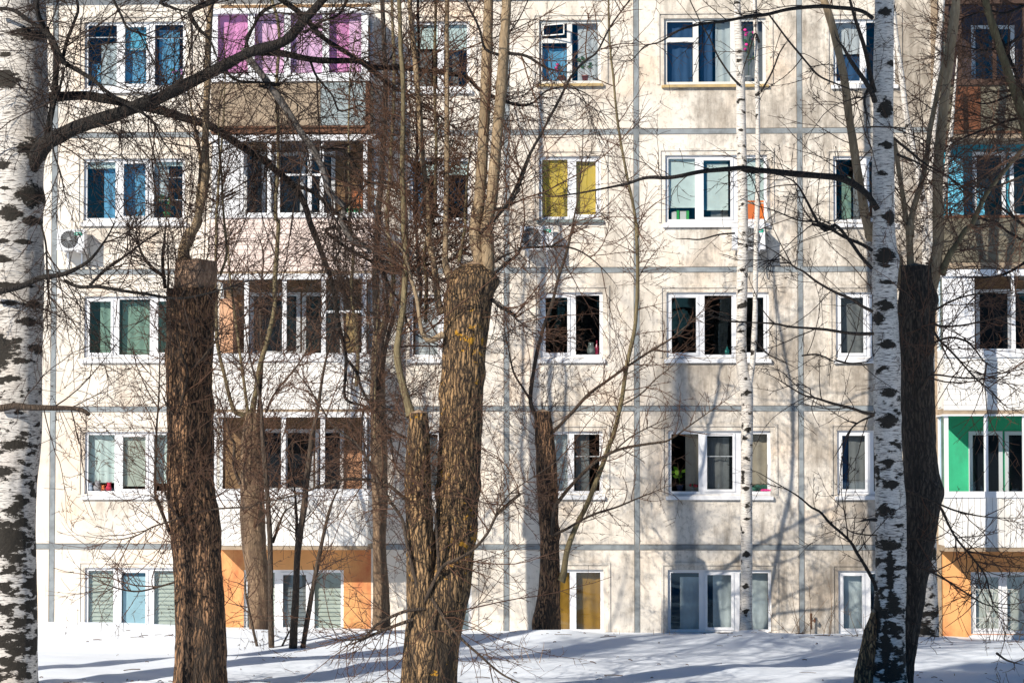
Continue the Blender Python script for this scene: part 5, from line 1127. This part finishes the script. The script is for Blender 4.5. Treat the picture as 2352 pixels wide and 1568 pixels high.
def shade_pine(X, Y, H, zb, wd, seed):  # unseen pine, added to shade the right birch and the dark trunk
    t = Tree('added_pine', 'unseen tall pine added outside the left edge to shade the right birch', (X, Y, 0), 'twig_dark'); rng = np.random.default_rng(seed)
    P = np.array([[X, Y, z-.3, .26*(1-.8*z/H)] for z in np.linspace(0, H, 10)])
    V, F = tubes(P[None, :, :3], P[None, :, 3], 14); link('trunk', mesh_np('trunk', V, F), M['stump'], t.root)
    n = 260; z = zb+(H-zb)*rng.uniform(0, 1, n); a = rng.uniform(0, 6.283, n); L = wd*np.clip(1.05-.75*(z-zb)/(H-zb), .2, 1)*rng.uniform(.6, 1.1, n)
    A, RA = grow(np.stack([np.full(n, X), np.full(n, Y), z], 1), np.stack([np.cos(a), np.sin(a), np.full(n, .1)], 1), L, np.full(n, .03), 8, .06, -.01, rng, .3)
    V, F = tubes(A, RA, 5); o = link('limbs', mesh_np('limbs', V, F), M['limb'], t.root); o['kind'] = 'stuff'
    q = A[:, 2:].reshape(-1, 3); q = np.repeat(q, 16, 0)+rng.normal(0, .17, (len(q)*16, 3)); d = rng.normal(0, 1, q.shape); d = unit(d)*.16; e = unit(np.cross(d, rng.normal(0, 1, q.shape)))*.05
    V = np.stack([q-d-e, q-d+e, q+d+e, q+d-e], 1).reshape(-1, 3); F = np.arange(len(V)).reshape(-1, 4)
    o = link('crown', mesh_np('crown', V, F, False), paint('pine_needles', (.03, .055, .025), .7, .3, 2), t.root); o['kind'] = 'stuff'
shade_pine(-6.9, -26.1, 23, 8.4, 2.3, 401)

# ---------------------------------------------------------------- dry stalks in the snow
def stalks(x, y, Y, n, h, spread, label, seed):
    c = at(x, y, Y); rng = np.random.default_rng(seed); z = snow_h(c[0], c[1])
    r = Tree('dry_stalk', label, (c[0], c[1], z), 'twig_red', 'dry stalks sticking out of the snow', 'dry plant')
    p = np.stack([c[0]+rng.normal(0, spread, n), c[1]+rng.normal(0, .15, n), np.full(n, z-.08)], 1); d = unit(np.stack([rng.normal(0, .35, n), rng.normal(0, .2, n), np.ones(n)], 1))
    P, R = grow(p, d, rng.uniform(.5, 1, n)*h, np.full(n, .007), 9, .05, .02, rng, .35); 
    for i in range(n): V, F = tubes(P[i:i+1], R[i:i+1], 5); link('stem', mesh_np('stem', V, F), M['twig_tan'], r.root)
    r.twm = 'twig_tan'; spray(r, [(P[i], R[i]) for i in range(n)], 3, (.08, .3), .0045, .02, 3, (.03, .1), .003, 0, seed=seed+5); r.done('side_stems')
stalks(1890, 1432, -1.0, 7, 1.3, .25, 'dry stalks in the snow below the rusty pipe tap', 301)
stalks(1830, 1440, -1.2, 4, .9, .2, 'dry stalks in the snow by the grey joint beside the wide window', 302)
stalks(1990, 1440, -1.6, 6, .9, .2, 'dry stalks in the snow under the window left of the right birch', 303)
stalks(2290, 1470, -1.6, 9, 1.1, .35, 'dry stalks in front of the grilled ground-floor window', 304)
stalks(2325, 1568, -12.0, 2, .35, .1, 'two short dry stalks in the foreground snow at lower right', 305)
stalks(1560, 1460, -1.8, 4, .4, .5, 'low dry stalks in the snow under the wide ground-floor window', 306)
stalks(1210, 1530, -9.0, 4, .5, .25, 'low dry stalks in the snow right of the great leaning poplar', 307)

# ---------------------------------------------------------------- far wood behind the viewer, mirrored in the panes
rng = np.random.default_rng(5); Vt, Ft, nn = [], [], 0
for i in range(260):
    x = rng.uniform(-170, 170); y = -130+rng.uniform(-14, 10); h = rng.uniform(14, 19)*(1+.15*math.sin(x*.05)); wd = rng.uniform(2.2, 4)
    zz = np.array([0, .12, .12, .4, .62, .82, 1])*h; rr = np.array([.1, .1, 1, .95, .8, .45, .02])*wd
    P = np.stack([np.full(7, x)+rng.normal(0, .15, 7), np.full(7, y), zz], 1)[None]; V, F = tubes(P, rr[None]*rng.uniform(.85, 1.15, 7), 9)
    V += rng.normal(0, .22, V.shape); Vt.append(V); Ft.append(F+nn); nn += len(V)
tag(link('far_wood', mesh_np('far_wood', np.vstack(Vt), np.vstack(Ft)), paint('dark_conifer', (.035, .04, .03), .9, .3, .5)), kind='stuff')
rng = np.random.default_rng(9); n = 420
x = np.concatenate([rng.uniform(-12, 9, n//3), *[b[0]+rng.normal(0, .8, n//12) for b in TREE_BASES[:8]]]); y = np.concatenate([rng.uniform(-14, -.3, n//3), *[b[1]+rng.normal(0, .9, n//12) for b in TREE_BASES[:8]]]); y = np.minimum(y, -.1)
z = np.array([snow_h(a, b) for a, b in zip(x, y)])+.006; a = rng.uniform(0, 6.28, len(x)); L = rng.choice([.02, .03, .05, .14], len(x))
P = np.stack([np.stack([x-np.cos(a)*L, y-np.sin(a)*L, z], 1), np.stack([x, y, z+.01], 1), np.stack([x+np.cos(a)*L, y+np.sin(a)*L, z+.004], 1)], 1)
V, F = tubes(P, np.repeat(rng.uniform(.003, .008, len(x))[:, None], 3, 1), 4)
tag(link('bark_litter', mesh_np('bark_litter', V, F), M['twig_red']), kind='stuff')
build_snow()
